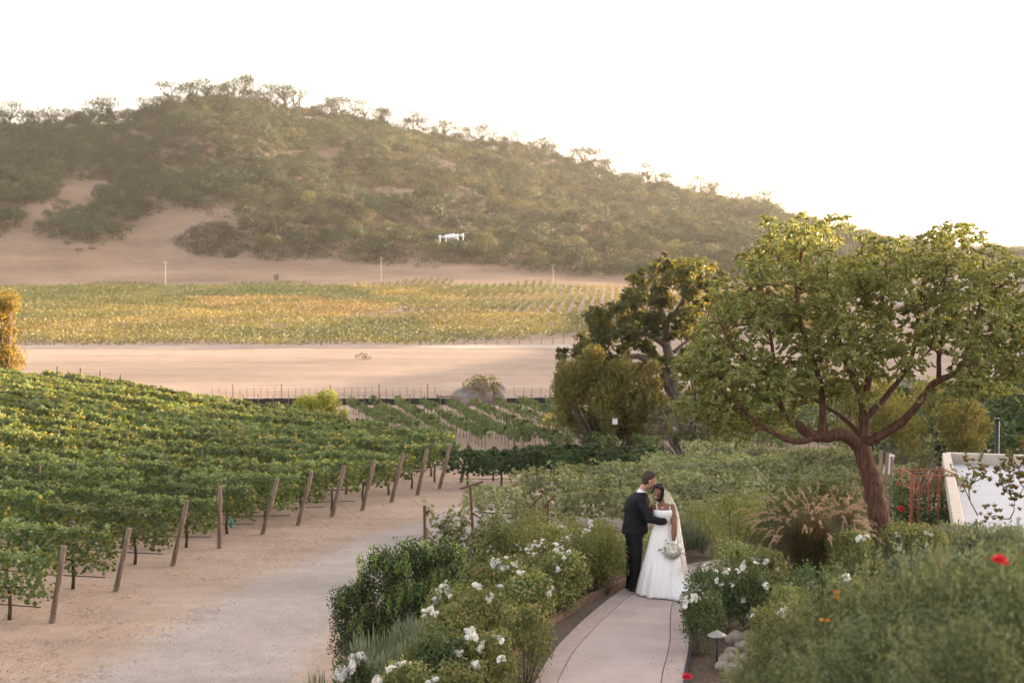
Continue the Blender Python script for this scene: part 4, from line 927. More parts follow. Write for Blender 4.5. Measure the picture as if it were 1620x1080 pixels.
for a, b, rr in OB:
    for k in range(5): C.append((*at(a + rg.normal() * rr * .5, b + rg.normal() * rr * .45, 84 + rg.uniform(-2.8, 2.8)), rr * 84 / FPX * rg.uniform(.45, .85)))
C = np.array(C); C[:, :3] -= np.array(OO); g = Geo()
for c in C: blob_leaves(g, c[:3], (c[3], c[3], c[3] * .75), int(120 * c[3] ** 2 / .5) + 30, .25, shell=.05, low=-1, asp=.6, up=.8)
r = empty('oak_tree', OO, 'gnarled oak with grey limbs and orange-lit leaves in the middle distance', 'tree')
put('crown', g.mesh('crown', MT['oak']), r); t2 = limb_mesh(OO, OL, MT['oakbark'], 9); link_twigs(t2, C[:, :3], OL, OO, .05); put('trunk', t2.mesh('trunk', MT['oakbark'], True), r)

# --- fluffy willow-like bushes, dark bushes (image blobs with their own distance)
def blob_bush(name, label, cat, blobs, Y, mat, lsz, per, group=None, twig=True, asp=.35, spread=1.2, low=-.9, upd=None):
    bx = np.mean([b[0] for b in blobs]); x = at(bx, 600, Y)[0]; o = np.array((x, Y, Hs(x, Y))); g = Geo(); t = Geo(); C = []
    for a, b, rr in blobs:
        for k in range(3):
            y = Y + rg.uniform(-1, 1) * spread; c = np.array(at(a + rg.normal() * rr * .42, b + rg.normal() * rr * .42, y)) - o; R0 = rr * Y / FPX * rg.uniform(.5, .85); C.append(c)
            U = unit(int(per * R0 * R0 / 2)); P = c + U * R0 * (R_.random((len(U), 1)) ** .5)
            leaves(g, P, lsz, asp, nb=U + np.array([0, 0, .5]), nmix=.8, d=(U * .6 + np.array([0, 0, .8])) if upd else None, jit=.7)
    for c in C: tube(t, [(c[0] * .2, c[1] * .2, -.1), (c[0] * .7, c[1] * .7, max(.3, c[2] * .5)), c], [.05 * Y / 80, .035 * Y / 80, .01], 5, False)
    r = empty(name, o, label, cat, group); put('foliage', g.mesh('foliage', mat), r); put('stems', t.mesh('stems', MT['oakbark'], True), r); return r
blob_bush('willow_tree', 'yellowish green feathery tree in front of the oak, left of the large tree', 'tree', [(905, 590, 28), (930, 575, 24), (890, 620, 26), (920, 625, 36), (900, 650, 24), (950, 610, 40), (985, 620, 36), (960, 650, 40), (990, 660, 36), (930, 665, 30), (1015, 585, 22), (1020, 630, 28), (1005, 690, 20), (965, 685, 24), (1022, 665, 26), (1040, 640, 22), (1035, 610, 20), (1045, 680, 18), (990, 590, 22), (925, 680, 20), (890, 665, 18), (1020, 695, 18)], 79, MT['olive'], .24, 1700, upd=True, spread=1.6)
blob_bush('grey_shrub', 'dark greyish thicket under the oak beside the large tree', 'shrub', [(1050, 670, 22), (1075, 650, 26), (1095, 680, 28), (1120, 670, 24), (1065, 695, 16), (1130, 700, 18), (1100, 700, 18), (1110, 630, 20), (1030, 680, 12)], 76, MT['greybush'], .24, 1000, spread=1.2)
blob_bush('dark_tree', 'small dark green tree right of the oak trunk', 'tree', [(1110, 545, 18), (1120, 565, 18), (1105, 575, 16), (1130, 590, 20), (1115, 610, 20)], 90, MT['midgreen'], .25, 900)
blob_bush('tall_shrub', 'soft olive green shrub mass behind the large tree trunk', 'shrub', [(1400, 660, 34), (1430, 650, 40), (1470, 640, 40), (1510, 650, 38), (1540, 665, 32), (1450, 690, 34), (1490, 690, 34), (1525, 700, 26), (1415, 700, 26), (1350, 640, 30), (1320, 600, 30), (1345, 680, 26), (1400, 625, 28), (1550, 690, 22)], 54, MT['olive'], .16, 2600, upd=True, spread=1.3)
blob_bush('left_tree', 'golden sunlit tree cut off by the left edge of the photo', 'tree', [(-20, 500, 30), (0, 480, 22), (12, 500, 18), (5, 530, 20), (18, 520, 12), (-20, 560, 40), (5, 560, 18), (14, 545, 12), (-10, 590, 30), (16, 485, 9)], 104, MT['sunlit_tree'], .3, 1100, spread=1.2)
blob_bush('round_bush', 'rounded sunlit yellow green bush at the lower edge of the left vineyard', 'bush', [(475, 648, 24), (500, 642, 24), (524, 648, 22), (498, 655, 26), (462, 658, 14), (540, 658, 12), (485, 634, 12), (510, 634, 12)], 98, MT['bushlit'], .22, 1300, spread=1.4, asp=.5)

# ------------------------------------------------------------------ garden
def shrub_meshes(r, h, mat, n, lsz, lumps=14, asp=.5, stems=True, low=-.25, lumpr=.42, fill=.25, wide=False, tipmat=None, tips=0, tipn=1):
    """unit shrub of radius r, height h standing on z=0"""
    g = Geo(); L, rl = lumpy(lumps, r * .72, r * .72, h * .5, r * lumpr, low=-.3)
    L = L + np.array([0, 0, h * .5]); rl = np.minimum(rl, L[:, 2] + .02)
    per = int(n * (1 - fill) / len(L))
    for c, q in zip(L, rl): blob_leaves(g, c, (q, q, min(q, h * .35)), per, lsz, shell=.5, low=-.6, asp=asp, wide=wide)
    m = int(n * fill); U = unit(m); P = U * np.array([r * .85, r * .85, h * .48]) * R_.random((m, 1)) ** .33 + np.array([0, 0, h * .5])
    leaves(g, P, lsz, asp, nb=np.array([0, 0, 1.]), nmix=.6)
    gt = Geo(); tm = MT[tipmat] if tipmat else mat
    for _ in range(tips or 10):
        a = R_.uniform(0, 6.28); rr = r * .75 * R_.random() ** .5; x, y = rr * math.cos(a), rr * math.sin(a); z = h * (.95 - .25 * (rr / r) ** 2)
        tt = np.linspace(0, 1, 8)[:, None]; P = np.array([x, y, z - .1]) + tt * np.array([R_.normal() * .05, R_.normal() * .05, R_.uniform(.12, .3)]); P = P + R_.normal(size=P.shape) * .015
        P = np.repeat(P, tipn, 0) + R_.normal(size=(8 * tipn, 3)) * .02; leaves(gt, P, lsz, asp, d=unit(8 * tipn) + np.array([0, 0, 1.0]), jit=.3)
    out = [('foliage', combine('foliage', [(g, mat), (gt, tm)]))]
    if stems:
        t = Geo()
        for c in L[:9]: tube(t, [(c[0] * .15, c[1] * .15, -.08), (c[0] * .6, c[1] * .6, c[2] * .5), c], [.018, .012, .005], 4, False)
        out.append(('stems', t.mesh('stems', MT['twig'], True)))
    return out
def flower_mesh(r=.045, n=16, mat='petal'):
    g = Geo(); V, T = ICO1; g.add(V * r * .45, None, T)
    for ring, (k, el, rr) in enumerate(((7, .25, 1.0), (6, .8, .75), (4, 1.25, .5))):
        for i in range(k):
            a = (i + .5 * ring) / k * 6.28 + R_.normal() * .15; d = np.array([math.cos(a) * math.cos(el), math.sin(a) * math.cos(el), math.sin(el)])
            s = np.cross(d, [0, 0, 1.]); s /= np.linalg.norm(s); u = np.cross(s, d); L = r * rr * 1.15; w_ = r * .5
            b = d * r * .1; V = np.array([b, b + d * L * .5 + s * w_ + u * r * .12, b + d * L - u * r * .15 + s * w_ * .5, b + d * L - u * r * .15 - s * w_ * .5, b + d * L * .5 - s * w_ + u * r * .12])
            g.add(V, None, [[0, 1, 2], [0, 2, 3], [0, 3, 4]])
    return g.mesh('rose_flower', MT[mat])
FL = [flower_mesh(.029) for _ in range(4)]; FLB = [flower_mesh(.055) for _ in range(3)]; FLR = flower_mesh(.06, mat='redpetal')
def rose_proto(mat, n=3400, r=.6, h=.95, **k): return shrub_meshes(r, h, MT[mat], n, .05, lumps=20, asp=.62, lumpr=.34, tips=22, **k)
RP = [rose_proto('rose') for _ in range(3)]; RPD = [rose_proto('rosedark') for _ in range(3)]; RPB = [rose_proto('rosebrown') for _ in range(5)]
def autoY(px, pt, h, Y0):
    Ys = np.linspace(max(14.5, Y0 - 7), Y0 + 6, 160); best = min(Ys, key=lambda y: abs(at(px, pt, y)[2] - Hs(at(px, pt, y)[0], y) - h) + .002 * abs(y - Y0)); return float(best)
def place_shrub(name, protos, px, pt, Y, wpx, label, cat, group=None, hmin=.35, r=.6, h=1.0):
    x, y, zt = at(px, pt, Y); z = Hs(x, y) - .03; hh = max(hmin, zt - z); sx = wpx * Y / FPX / 2 / r
    o = spawn(name, protos[int(R_.integers(len(protos)))], (x, y, z), label, cat, group, rz=R_.uniform(0, 6.28), sc=(sx, sx, hh / h)); return o, sx, hh / h
FWJ = []
def add_flower(o, sx, sz, px, py, Y, big=False, me=None): FWJ.append((o, px, py, big, me))
def place_flowers():
    """set every bloom on the outer leaves of the bush it grows from"""
    bpy.context.view_layer.update(); dg = bpy.context.evaluated_depsgraph_get()
    for o, px, py, big, me in FWJ:
        a = Vector(at(px, py, 10)) - Vector((0, 0, CAM_H)); a.normalize(); org = Vector((0, 0, CAM_H)) + a * 13.5; ok, loc, nn, idx, ob, mx = SC.ray_cast(dg, org, a, distance=16)
        if not ok or ob.parent is None: continue
        bush = ob.parent.original if hasattr(ob.parent, 'original') else ob.parent
        if not bush.name.startswith('rose_bush'): 
            if not bush.name.startswith(('hedge_shrub', 'shrub', 'lavender')): continue
            if bush.name.startswith('shrub') or bush.name.startswith('lavender'): continue
        p = np.array(loc - a * .03) - np.array(bush.location); rz = bush.rotation_euler.z; cs, sn = math.cos(-rz), math.sin(-rz); sx, _, sz = bush.scale
        q = (cs * p[0] - sn * p[1], sn * p[0] + cs * p[1]); m = me or (FLB if big else FL)[int(R_.integers(2 if big else 4))]; s = R_.uniform(.75, 1.2)
        put('flower', m, bush, (q[0] / sx, q[1] / sx, p[2] / sz), (R_.normal() * .5 + .6 * math.cos(rz), R_.normal() * .5, R_.uniform(0, 6)), (s / sx, s / sx, s / sz))
# white roses: bed between the driveway and the path
ROSES = [('rose', 935, 838, 24.2, 100, 'white rose bush just left of the groom, with a flower truss on top'), ('rose', 865, 832, 25.5, 110, 'white rose bush near the back of the bed behind a yellow green shrub'),
         ('rose', 800, 850, 24.6, 110, 'white rose bush full of blooms in the middle back of the bed'), ('rose', 885, 872, 22.6, 110, 'rose bush with a few loose white blooms beside the path bed centre'), ('rose', 770, 878, 23.2, 100, 'white rose bush with trusses beside the dark evergreen shrubs'),
         ('rose', 830, 905, 21.6, 110, 'rose bush in the centre of the left bed with small scattered blooms'), ('rose', 715, 925, 21.6, 100, 'pale pink budded rose bush above the lavender patch'),
         ('rose', 775, 945, 20.6, 110, 'rose bush right of the lavender with bronze young leaves'), ('rose', 830, 960, 19.8, 100, 'leafy rose bush with one bloom cluster near the curved edging'), ('rosedark', 700, 1000, 18.9, 120, 'white rose bush in the lower middle of the bed, right of the lavender'),
         ('rose', 775, 1005, 18.7, 110, 'rose bush with two white blooms low in the bed near the edging'), ('rose', 640, 1050, 18.0, 110, 'rose bush with creamy blooms at the bottom of the photo'), ('rose', 730, 1055, 17.5, 120, 'white rose bush at the bottom edge of the photo, left of the curved edging'), ('rosedark', 562, 1040, 18.6, 90, 'white rose bush with a big truss at the bottom left corner of the bed'), ('rose', 560, 1095, 16.6, 110, 'low leafy rose bush cut by the bottom edge, left end of the bed'), ('rose', 655, 1110, 16.2, 120, 'low leafy rose bush cut by the bottom edge of the photo')]
PR_ = {'rose': RP, 'rosedark': RPD, 'rosebrown': RPB}; RB = []
for k, px, pt, Y, wp, lb in ROSES:
    Y = autoY(px, pt, .92, Y); wp = wp * 1.12
    RB.append((*place_shrub('rose_bush', PR_[k], px, pt, Y, wp, lb, 'rose bush', 'white rose bushes in the left bed'), px, pt, Y, wp))
FP = [(930, 838), (936, 832), (927, 843), (938, 827), (923, 846), (960, 851), (957, 845), (860, 853), (851, 858), (870, 852), (880, 862), (822, 858), (828, 866), (820, 862), (843, 862), (804, 868), (798, 878), (802, 882), (778, 868), (772, 872), (855, 855), (890, 850), (900, 852),
      (885, 865), (898, 873), (893, 876), (884, 872), (778, 885), (784, 890), (790, 888), (796, 895), (797, 900), (780, 895), (812, 892), (824, 906), (884, 899), (760, 926), (756, 928), (752, 925), (792, 924), (705, 925), (700, 929), (707, 932), (692, 937), (712, 940), (695, 946), (689, 950), (683, 960), (678, 966), (671, 968), (685, 968),
      (774, 942), (775, 948), (871, 933), (868, 938), (745, 997), (749, 1001), (742, 1002), (751, 1006), (744, 1008), (765, 1020), (763, 1026), (788, 1008), (791, 1012), (725, 1033), (724, 1036), (794, 1041), (749, 1049), (750, 1052), (687, 1072), (684, 1078), (624, 1055), (618, 1058), (630, 1052), (634, 1048), (595, 1078), (600, 1075),
      (572, 1034), (566, 1038), (560, 1043), (555, 1045), (574, 1040), (552, 1052), (545, 1058), (540, 1062), (535, 1067), (529, 1070), (548, 1066), (557, 1057), (550, 1072), (541, 1075), (562, 1050), (786, 834), (790, 836), (885, 834), (864, 868), (845, 876), (835, 872)]
for fx, fy in FP:
    best = min(RB, key=lambda b: ((fx - b[3]) / (b[6] * .5)) ** 2 + ((fy - b[4] - 32) / 40) ** 2)
    o, sx, sz, px, pt, Y, wp = best; dep = Y - math.sqrt(max(.05, 1 - ((fx - px) / (wp * .55)) ** 2)) * wp * Y / FPX / 2 * .95
    dep += .30 * max(0, 1 - max(0, fy - pt) / 30); [add_flower(o, sx, sz, fx + R_.normal() * 3.2, fy + R_.normal() * 2.5, dep - .06 * R_.random()) for _ in range(5)]
for i, (px, pt, Y, wp) in enumerate([(962, 850, 23.0, 80), (975, 870, 22.3, 60), (935, 872, 22.0, 90), (905, 900, 21.2, 100), (875, 930, 20.3, 100), (850, 965, 19.3, 95), (825, 1000, 18.3, 95), (800, 1040, 17.4, 95), (955, 915, 21.6, 70), (915, 945, 20.4, 70)]):
    Y = 24.0 - i * .0
    t_ = min(i, 7) / 7 if i < 8 else (.18 if i == 8 else .42); k_ = int(37 - t_ * 32); q_ = EDG[k_] - Dn[k_] * (.52 if i < 8 else .75); Y = float(q_[1]); px = float(proj(q_[0], q_[1], 0)[0]); pt = float(proj(q_[0], q_[1], .78 + .12 * (i % 3 == 0))[1]); wp = 1.05 * FPX / Y
    place_shrub('hedge_shrub', RPB, px, pt, Y, wp, 'reddish green leafy shrub along the curved path edging, %s from the groom' % ORD[i], 'shrub', 'shrubs along the left path edging')
YG = [shrub_meshes(.6, 1, MT['yelgreen'], 2400, .045, lumps=18, asp=.5, lumpr=.36) for _ in range(5)]
MG = [shrub_meshes(.6, 1, MT['midgreen'], 2600, .05, lumps=18, asp=.55, lumpr=.36) for _ in range(5)]
for i, (px, pt, Y, wp, lb, pr) in enumerate([(845, 812, 28.5, 110, 'yellow green shrub behind the white roses, left of the pale vines', YG), (895, 818, 27.6, 100, 'light green shrub behind the roses, under the pale vines', YG), (955, 826, 26.5, 90, 'light green shrub directly left of the groom\'s back', YG), (790, 830, 27.5, 90, 'green shrub behind the roses next to the dark evergreens', MG),
        (1160, 785, 31.5, 120, 'rounded clipped yellow green shrub right of the bride', YG), (1112, 800, 30, 90, 'light green shrub directly behind the bride\'s veil', YG), (1195, 790, 32, 80, 'yellow green clipped shrub touching the dark hedge', YG), (1095, 812, 28.5, 60, 'small leafy light shrub peeking beside the veil', YG),
        (1260, 768, 31.5, 110, 'green rounded hedge shrub left end, behind the fountain grass', MG), (1310, 762, 30.5, 110, 'green hedge shrub behind the fountain grass, near the trunk', MG), (1345, 770, 29.5, 90, 'green hedge shrub touching the large tree trunk', MG), (1285, 790, 28.5, 110, 'low front hedge shrub directly above the grass plumes', MG), (1235, 790, 29.5, 90, 'hedge shrub between the clipped shrub and the grass', MG),
        (1040, 850, 25.5, 60, 'shrub hidden behind the couple', MG)]):
    if px == 1040: continue
    Y = autoY(px, pt, 1.1, Y - 2)
    place_shrub('shrub', pr, px, pt, Y, wp, lb, 'shrub')
# dark evergreen shrubs by the road
EV = [shrub_meshes(.62, 2.0, MT['myrtle'], 9000, .048, lumps=40, asp=.5, lumpr=.36, tips=26, tipn=4, tipmat='myrtip', low=-.6) for _ in range(5)]
for i, (px, pt, Y, wp, lb) in enumerate([(600, 868, 27.0, 110, 'dark evergreen shrub second from the left, with upright sprigs'), (558, 920, 26.6, 90, 'dark evergreen shrub at the left end of the bed beside the road'), (650, 858, 26.6, 110, 'tall dark evergreen shrub in the middle of the dark group'), (700, 855, 26.5, 110, 'dark evergreen shrub with lighter tips, right side of the group'), (748, 868, 26.0, 90, 'dark evergreen shrub at the right end, touching the white roses'), (590, 960, 25.8, 110, 'low front dark evergreen shrub above the lavender'), (650, 925, 25.5, 110, 'front dark evergreen shrub with bare twigs showing'), (700, 905, 25.4, 80, 'front right dark evergreen shrub next to the pink budded rose')]):
    place_shrub('evergreen_shrub', EV, px, pt, Y, wp, lb, 'shrub', 'dark evergreen shrubs by the road', r=.62, h=2.0)

# lavender, fountain grass
def spike_clump(r, h, n, mat, lsz=.05, wdt=.22, flow=None):
    g = Geo(); B = []
    for _ in range(n):
        a = R_.uniform(0, 6.28); q = R_.random() ** .5; b = np.array([q * r * .6 * math.cos(a), q * r * .6 * math.sin(a), 0]); t = np.array([q * r * 1.05 * math.cos(a) + R_.normal() * .03, q * r * 1.05 * math.sin(a) + R_.normal() * .03, h * (1.05 - .45 * q * q) * R_.uniform(.8, 1.1)])
        tt = R_.uniform(.35, 1, 9)[:, None]; P = b + (t - b) * tt; d = nrm(t - b); leaves(g, P, lsz, wdt, d=np.repeat(d[None], 9, 0), jit=.35)
    return [('foliage', g.mesh('foliage', mat))]
LV = [spike_clump(.5, .6, 620, MT['lav'], .085, .16) for _ in range(5)]
for i, (px, pt, Y, wp) in enumerate([(690, 970, 20.3, 90), (645, 985, 20.6, 90), (600, 1008, 20.6, 90), (655, 1015, 19.4, 90), (600, 1040, 19.6, 90), (570, 1012, 21.0, 60), (625, 1030, 19.0, 80), (500, 1075, 20.5, 60), (680, 990, 19.6, 70)]):
    place_shrub('lavender', LV, px, pt, Y, wp, 'grey green lavender clump, %s of the patch between evergreens and roses' % ORD[i], 'lavender', 'lavender patch in the left bed', r=.5, h=.6, hmin=.4)
for i, (px, pt, Y, wp, lb) in enumerate([(1090, 822, 25.5, 70, 'tall silvery green spiky shrub right behind the bride'), (1130, 840, 24.8, 80, 'silvery spiky shrub above the path bend, right of the bride'), (1175, 815, 28, 100, 'grey green spiky shrub behind the right roses'), (1225, 822, 27, 80, 'grey green spiky shrub left of the grass plumes')]):
    Y = autoY(px, pt, .62, Y + 1); place_shrub('lavender', LV, px, pt, Y, wp, lb, 'lavender', r=.5, h=.6)
for i, (px, pt, Y, wp, lb) in enumerate([(1440, 850, 21.5, 130, 'grey green spiky mound right of the trunk base'), (1530, 830, 21.0, 150, 'broad grey green spiky mound in front of the white roof'), (1600, 835, 20.0, 120, 'grey green spiky mound at the right edge of the photo'), (1480, 870, 19.5, 150, 'low grey green mound behind the blurred bush'), (1570, 870, 18.5, 150, 'low grey green mound behind the blurred bush, far right')]):
    Y = autoY(px, pt, .62, Y + 1); place_shrub('lavender', LV, px, pt, Y, wp, lb, 'lavender', r=.5, h=.6)
x, y, z = at(1278, 930, 22.6); z = Hs(x, y); r = empty('fountain_grass', (x, y, z), 'dark fountain grass clump with drooping pink tan plumes', 'ornamental grass'); g = Geo()
def blades(n, hlo, hhi, sp, wd, g, plume=None):
    for _ in range(n):
        a = R_.uniform(0, 6.28); h = R_.uniform(hlo, hhi); o_ = sp * R_.uniform(.15, 1.0); bx, by = R_.normal(size=2) * .11; m = 9; tt = np.linspace(0, 1, m)
        P = np.stack([bx + math.cos(a) * o_ * tt ** 1.7, by + math.sin(a) * o_ * tt ** 1.7, h * (tt * 1.25 - .42 * tt ** 3 * (o_ / sp + .3))], 1)
        s = np.array([-math.sin(a), math.cos(a), 0]) * wd; W = (1 - tt ** 2 * .9)[:, None]; V = np.concatenate([P - s * W, P + s * W]); k = np.arange(m - 1); g.add(V, np.stack([k, k + 1, k + m + 1, k + m], 1))
        if plume is not None and R_.random() < .9:
            e = P[-1]; d0 = nrm(P[-1] - P[-3]); L = R_.uniform(.16, .26); q = np.linspace(0, 1, 60)[:, None]; ax = e + d0 * L * q + np.array([0, 0, -.10]) * q ** 2 - d0 * .03
            dd = nrm(unit(60) + d0 * .8); leaves(plume, ax + dd * .018 * np.sin(.4 + q * 2.6), .05, .14, d=dd, jit=.1)
blades(2600, .6, 1.15, .78, .004, g); put('blades', g.mesh('blades', MT['grass']), r); pl = Geo(); g = Geo(); blades(110, .95, 1.35, 1.05, .003, g, pl)
put('flower_stalks', g.mesh('flower_stalks', MT['grass']), r); put('plumes', pl.mesh('plumes', MT['plume']), r)
x, y, z = at(1335, 900, 24.5); z = Hs(x, y); r = empty('fountain_grass', (x, y, z), 'second fountain grass clump with pale plumes, partly behind the trunk', 'ornamental grass'); g = Geo(); pl = Geo(); g2 = Geo()
blades(900, .5, .95, .5, .004, g); blades(60, .8, 1.1, .6, .003, g2, pl); put('blades', g.mesh('blades', MT['grass']), r); put('flower_stalks', g2.mesh('flower_stalks', MT['grass']), r); put('plumes', pl.mesh('plumes', MT['plume']), r)

# roses right of the path
RR_ = []
for k, px, pt, Y, wp, lb in [('rosedark', 1130, 900, 19.7, 120, 'large dark green white rose bush overhanging the path, beside the bride\'s train'), ('rosedark', 1190, 905, 19.6, 110, 'dark leafy white rose bush right of the big one at the path'), ('rosedark', 1110, 930, 19.4, 80, 'low front part rose bush with white blooms touching the train'), ('rose', 1205, 870, 21.4, 110, 'green rose bush behind the path roses, left of the grass'), ('rose', 1160, 860, 22.8, 100, 'light green rose bush between silvery shrub and grass'),
        ('rosedark', 1290, 893, 19.2, 110, 'rose bush with large white and cream blooms in front of the grass'), ('rose', 1245, 925, 18.8, 90, 'sparse rose bush with cream blooms near the stones'), ('rose', 1340, 915, 18.4, 90, 'rose bush between the cream roses and the blurred bush'), ('rose', 1220, 955, 17.9, 90, 'pale leafy rose bush above the pile of stones'), ('rose', 1430, 830, 23.0, 110, 'white rose bush directly right of the large tree trunk'), ('rose', 1470, 840, 22.4, 100, 'white rose bush under the red rose trellis'), ('rose', 1345, 840, 25.3, 90, 'white rose bush directly left of the large tree trunk')]:
    Y = autoY(px, pt, .85 if k == 'rosedark' else .8, Y)
    RR_.append((*place_shrub('rose_bush', PR_[k], px, pt, Y, wp, lb, 'rose bush', 'rose bushes right of the path'), px, pt, Y, wp))
for fx, fy in [(1117, 897), (1121, 894), (1114, 900), (1146, 901), (1149, 904), (1193, 884), (1196, 890), (1210, 884), (1213, 890), (1174, 892), (1176, 898), (1171, 903), (1212, 927), (1231, 901), (1088, 949), (1084, 954), (1098, 943), (1103, 947), (1079, 946), (1131, 905), (1142, 923), (1096, 935), (1187, 975), (1176, 950), (1133, 915), (1160, 925), (1240, 975), (1232, 968), (1241, 964), (1370, 846), (1364, 850), (1357, 852), (1418, 846), (1425, 850), (1420, 868), (1427, 870), (1464, 842), (1475, 845), (1468, 865), (1473, 870), (1205, 835), (1213, 842), (1111, 838)]:
    best = min(RR_, key=lambda b: ((fx - b[3]) / (b[6] * .5)) ** 2 + ((fy - b[4] - 32) / 40) ** 2); o, sx, sz, px, pt, Y, wp = best
    dep = Y - math.sqrt(max(.05, 1 - ((fx - px) / (wp * .55)) ** 2)) * wp * Y / FPX / 2 * .95 + .25 * max(0, 1 - max(0, fy - pt) / 30); [add_flower(o, sx, sz, fx + R_.normal() * 2.5, fy + R_.normal() * 2, dep - .06 * R_.random()) for _ in range(5)]
for fx, fy, s_ in ((1279, 893, 1), (1328, 920, 1), (1339, 914, 0), (1281, 931, 1), (1284, 926, 1)):
    o, sx, sz, px, pt, Y, wp = RR_[5]; add_flower(o, sx, sz, fx, fy, Y - .55 + .2 * (fy < 900), True)

# ground cover of low leafy plants filling both beds
g = Geo(); n = 0
for _ in range(4200):
    y = R_.uniform(15.5, 33); x = R_.uniform(-5, 10)
    if sdist(np.array([x]), np.array([y]), PLAT)[0] > 4.6: continue
    iL = np.interp(y, PL[:, 1], PL[:, 0]); iR = np.interp(y, PR[:, 1], PR[:, 0])
    if y < 24.6 and iL - .62 < x < iR + .25: continue
    px, py = proj(x, y, Hs(x, y)); px = float(px); py = float(py)
    if 1075 < px < 1215 and py > 985: continue
    z = Hs(x, y); q = R_.uniform(.08, .22); blob_leaves(g, (x, y, z + q * .5), (q * 1.4, q * 1.4, q), 26, .055, low=-.1)
tag(put('ground_cover', g.mesh('ground_cover', MT['rose'])), 'low leafy ground cover between the garden shrubs', 'ground cover', kind='stuff')
# leaf litter, straw and pebbles on the open ground
g = Geo(); n = 60000; y = 22 + 42 * R_.random(n) ** 1.3; x = R_.uniform(-.38, .12, n) * y; keep = (sdist(x, y, PLAT) > 4.3) & (sdist(x, y, ROAD) > -.6); x, y = x[keep], y[keep]
keep = vn(x, y, 1.6, 31) + .5 * vn(x, y, .5, 32) > -.02; x, y = x[keep], y[keep]
leaves(g, np.column_stack([x, y, H(x, y) + .02]), .10, .14, nb=np.array([0, 0, 1.]), nmix=2.5); strawm = leafmat('straw', (.34, .22, .14), (.52, .40, .28), (.13, .07, .045), .42, trans=.1)
tag(put('straw_litter', g.mesh('straw_litter', strawm)), 'dry straw and fallen leaves along the vine rows', 'straw', kind='stuff')
g = Geo(); V0, T0 = ICO1; n = 4500; y = 22 + 30 * R_.random(n) ** 1.4; x = R_.uniform(-.36, .05, n) * y; keep = sdist(x, y, ROAD) < .5; x, y = x[keep], y[keep]; s = R_.uniform(.006, .02, len(x))
Vv = (V0[None] * s[:, None, None] * np.array([1, 1, .6])) + np.column_stack([x, y, H(x, y) + .014])[:, None]; g.add(Vv.reshape(-1, 3), None, (T0[None] + np.arange(len(x))[:, None, None] * len(V0)).reshape(-1, 3))
tag(put('road_gravel', g.mesh('road_gravel', MT['roadstone'])), 'loose small stones scattered on the gravel road', 'gravel', kind='stuff')
g = Geo(); n = 1500; tt = R_.random(n); i_ = (tt * 50).astype(int); w_ = R_.random(n)[:, None] ** 1.0; Pp = PL[i_] * (1 - w_) + PR[i_] * w_; edge = np.minimum(w_[:, 0], 1 - w_[:, 0]); Pp = Pp[(edge < .16) | (R_.random(n) < .12)] + 0
leaves(g, np.column_stack([Pp + R_.normal(size=Pp.shape) * .04, np.full(len(Pp), .055)]), .028, .5, nb=np.array([0, 0, 1.]), nmix=4); tag(put('fallen_petals', g.mesh('fallen_petals', strawm)), 'small dry leaves fallen on the concrete path', 'fallen leaves', kind='stuff')

# stones, path light
for i, (px, py, s_) in enumerate([(1165, 1015, .14), (1178, 1028, .12), (1158, 1035, .10), (1150, 1048, .12), (1172, 1050, .11), (1185, 1012, .12), (1142, 1058, .09), (1162, 1062, .12), (1190, 1040, .12), (1085, 902, .07), (1100, 898, .08), (1078, 905, .06), (1245, 935, .1), (1232, 940, .09)]):
    x, y, z = gp(px, py); g = Geo(); rock(g, (0, 0, s_ * .3), (s_, s_ * .9, s_ * .75), i * 2 + 1)
    tag(put('stone', g.mesh('stone', MT['rock'], True), loc=(x, y, z)), ('rounded grey tan stone, %s in the pile behind the path light' % ORD[i]) if i < 9 else ('small stone at the bed edge, %s of those beyond the pile' % ORD[i - 9]), 'stone', 'stones in the garden bed')
x, y, z = at(1134, 1062, 17.3); z = Hs(x, y); r = empty('path_light', (x, y, z), 'small mushroom-shaped metal path light beside the stones', 'path light')
g = Geo(); tube(g, [(0, 0, -.1), (0, 0, .40)], .014, 8); put('stem', g.mesh('stem', MT['blackmetal'], True), r)
g = Geo(); lathe(g, [(.012, .395), (.118, .392), (.122, .40), (.075, .43), (.03, .452), (.012, .46), (.008, .468), (0, .47)], 20); put('lamp_cap', g.mesh('lamp_cap', pmat('lamp_metal', (.32, .29, .28), .45, metal=.6), True), r)

place_flowers()
# foreground blurred feathery bushes
def feathery(r, h, n, mat):
    g = Geo(); t = Geo()
    for _ in range(n):
        a = R_.uniform(0, 6.28); q = R_.random() ** .5; b = np.array([q * r * .5 * math.cos(a), q * r * .5 * math.sin(a), 0]); e = np.array([q * r * math.cos(a), q * r * math.sin(a), h * (1.08 - .35 * q * q) * R_.uniform(.7, 1.1)])
        k = 26; tt = R_.uniform(.3, 1, k)[:, None]; P = b + (e - b) * tt; P = P + R_.normal(size=P.shape) * .035 * (1.2 - tt); P = np.repeat(P, 2, 0) + R_.normal(size=(2 * k, 3)) * .03; leaves(g, P, .026, .42, d=unit(2 * k) + np.array([0, 0, .35]), jit=.5); tube(t, [b, (b + e) / 2 + unit(1)[0] * .03, e], [.004, .003, .001], 3, False)
    return [('foliage', g.mesh('foliage', mat)), ('stems', t.mesh('stems', MT['myrtip'], False))]
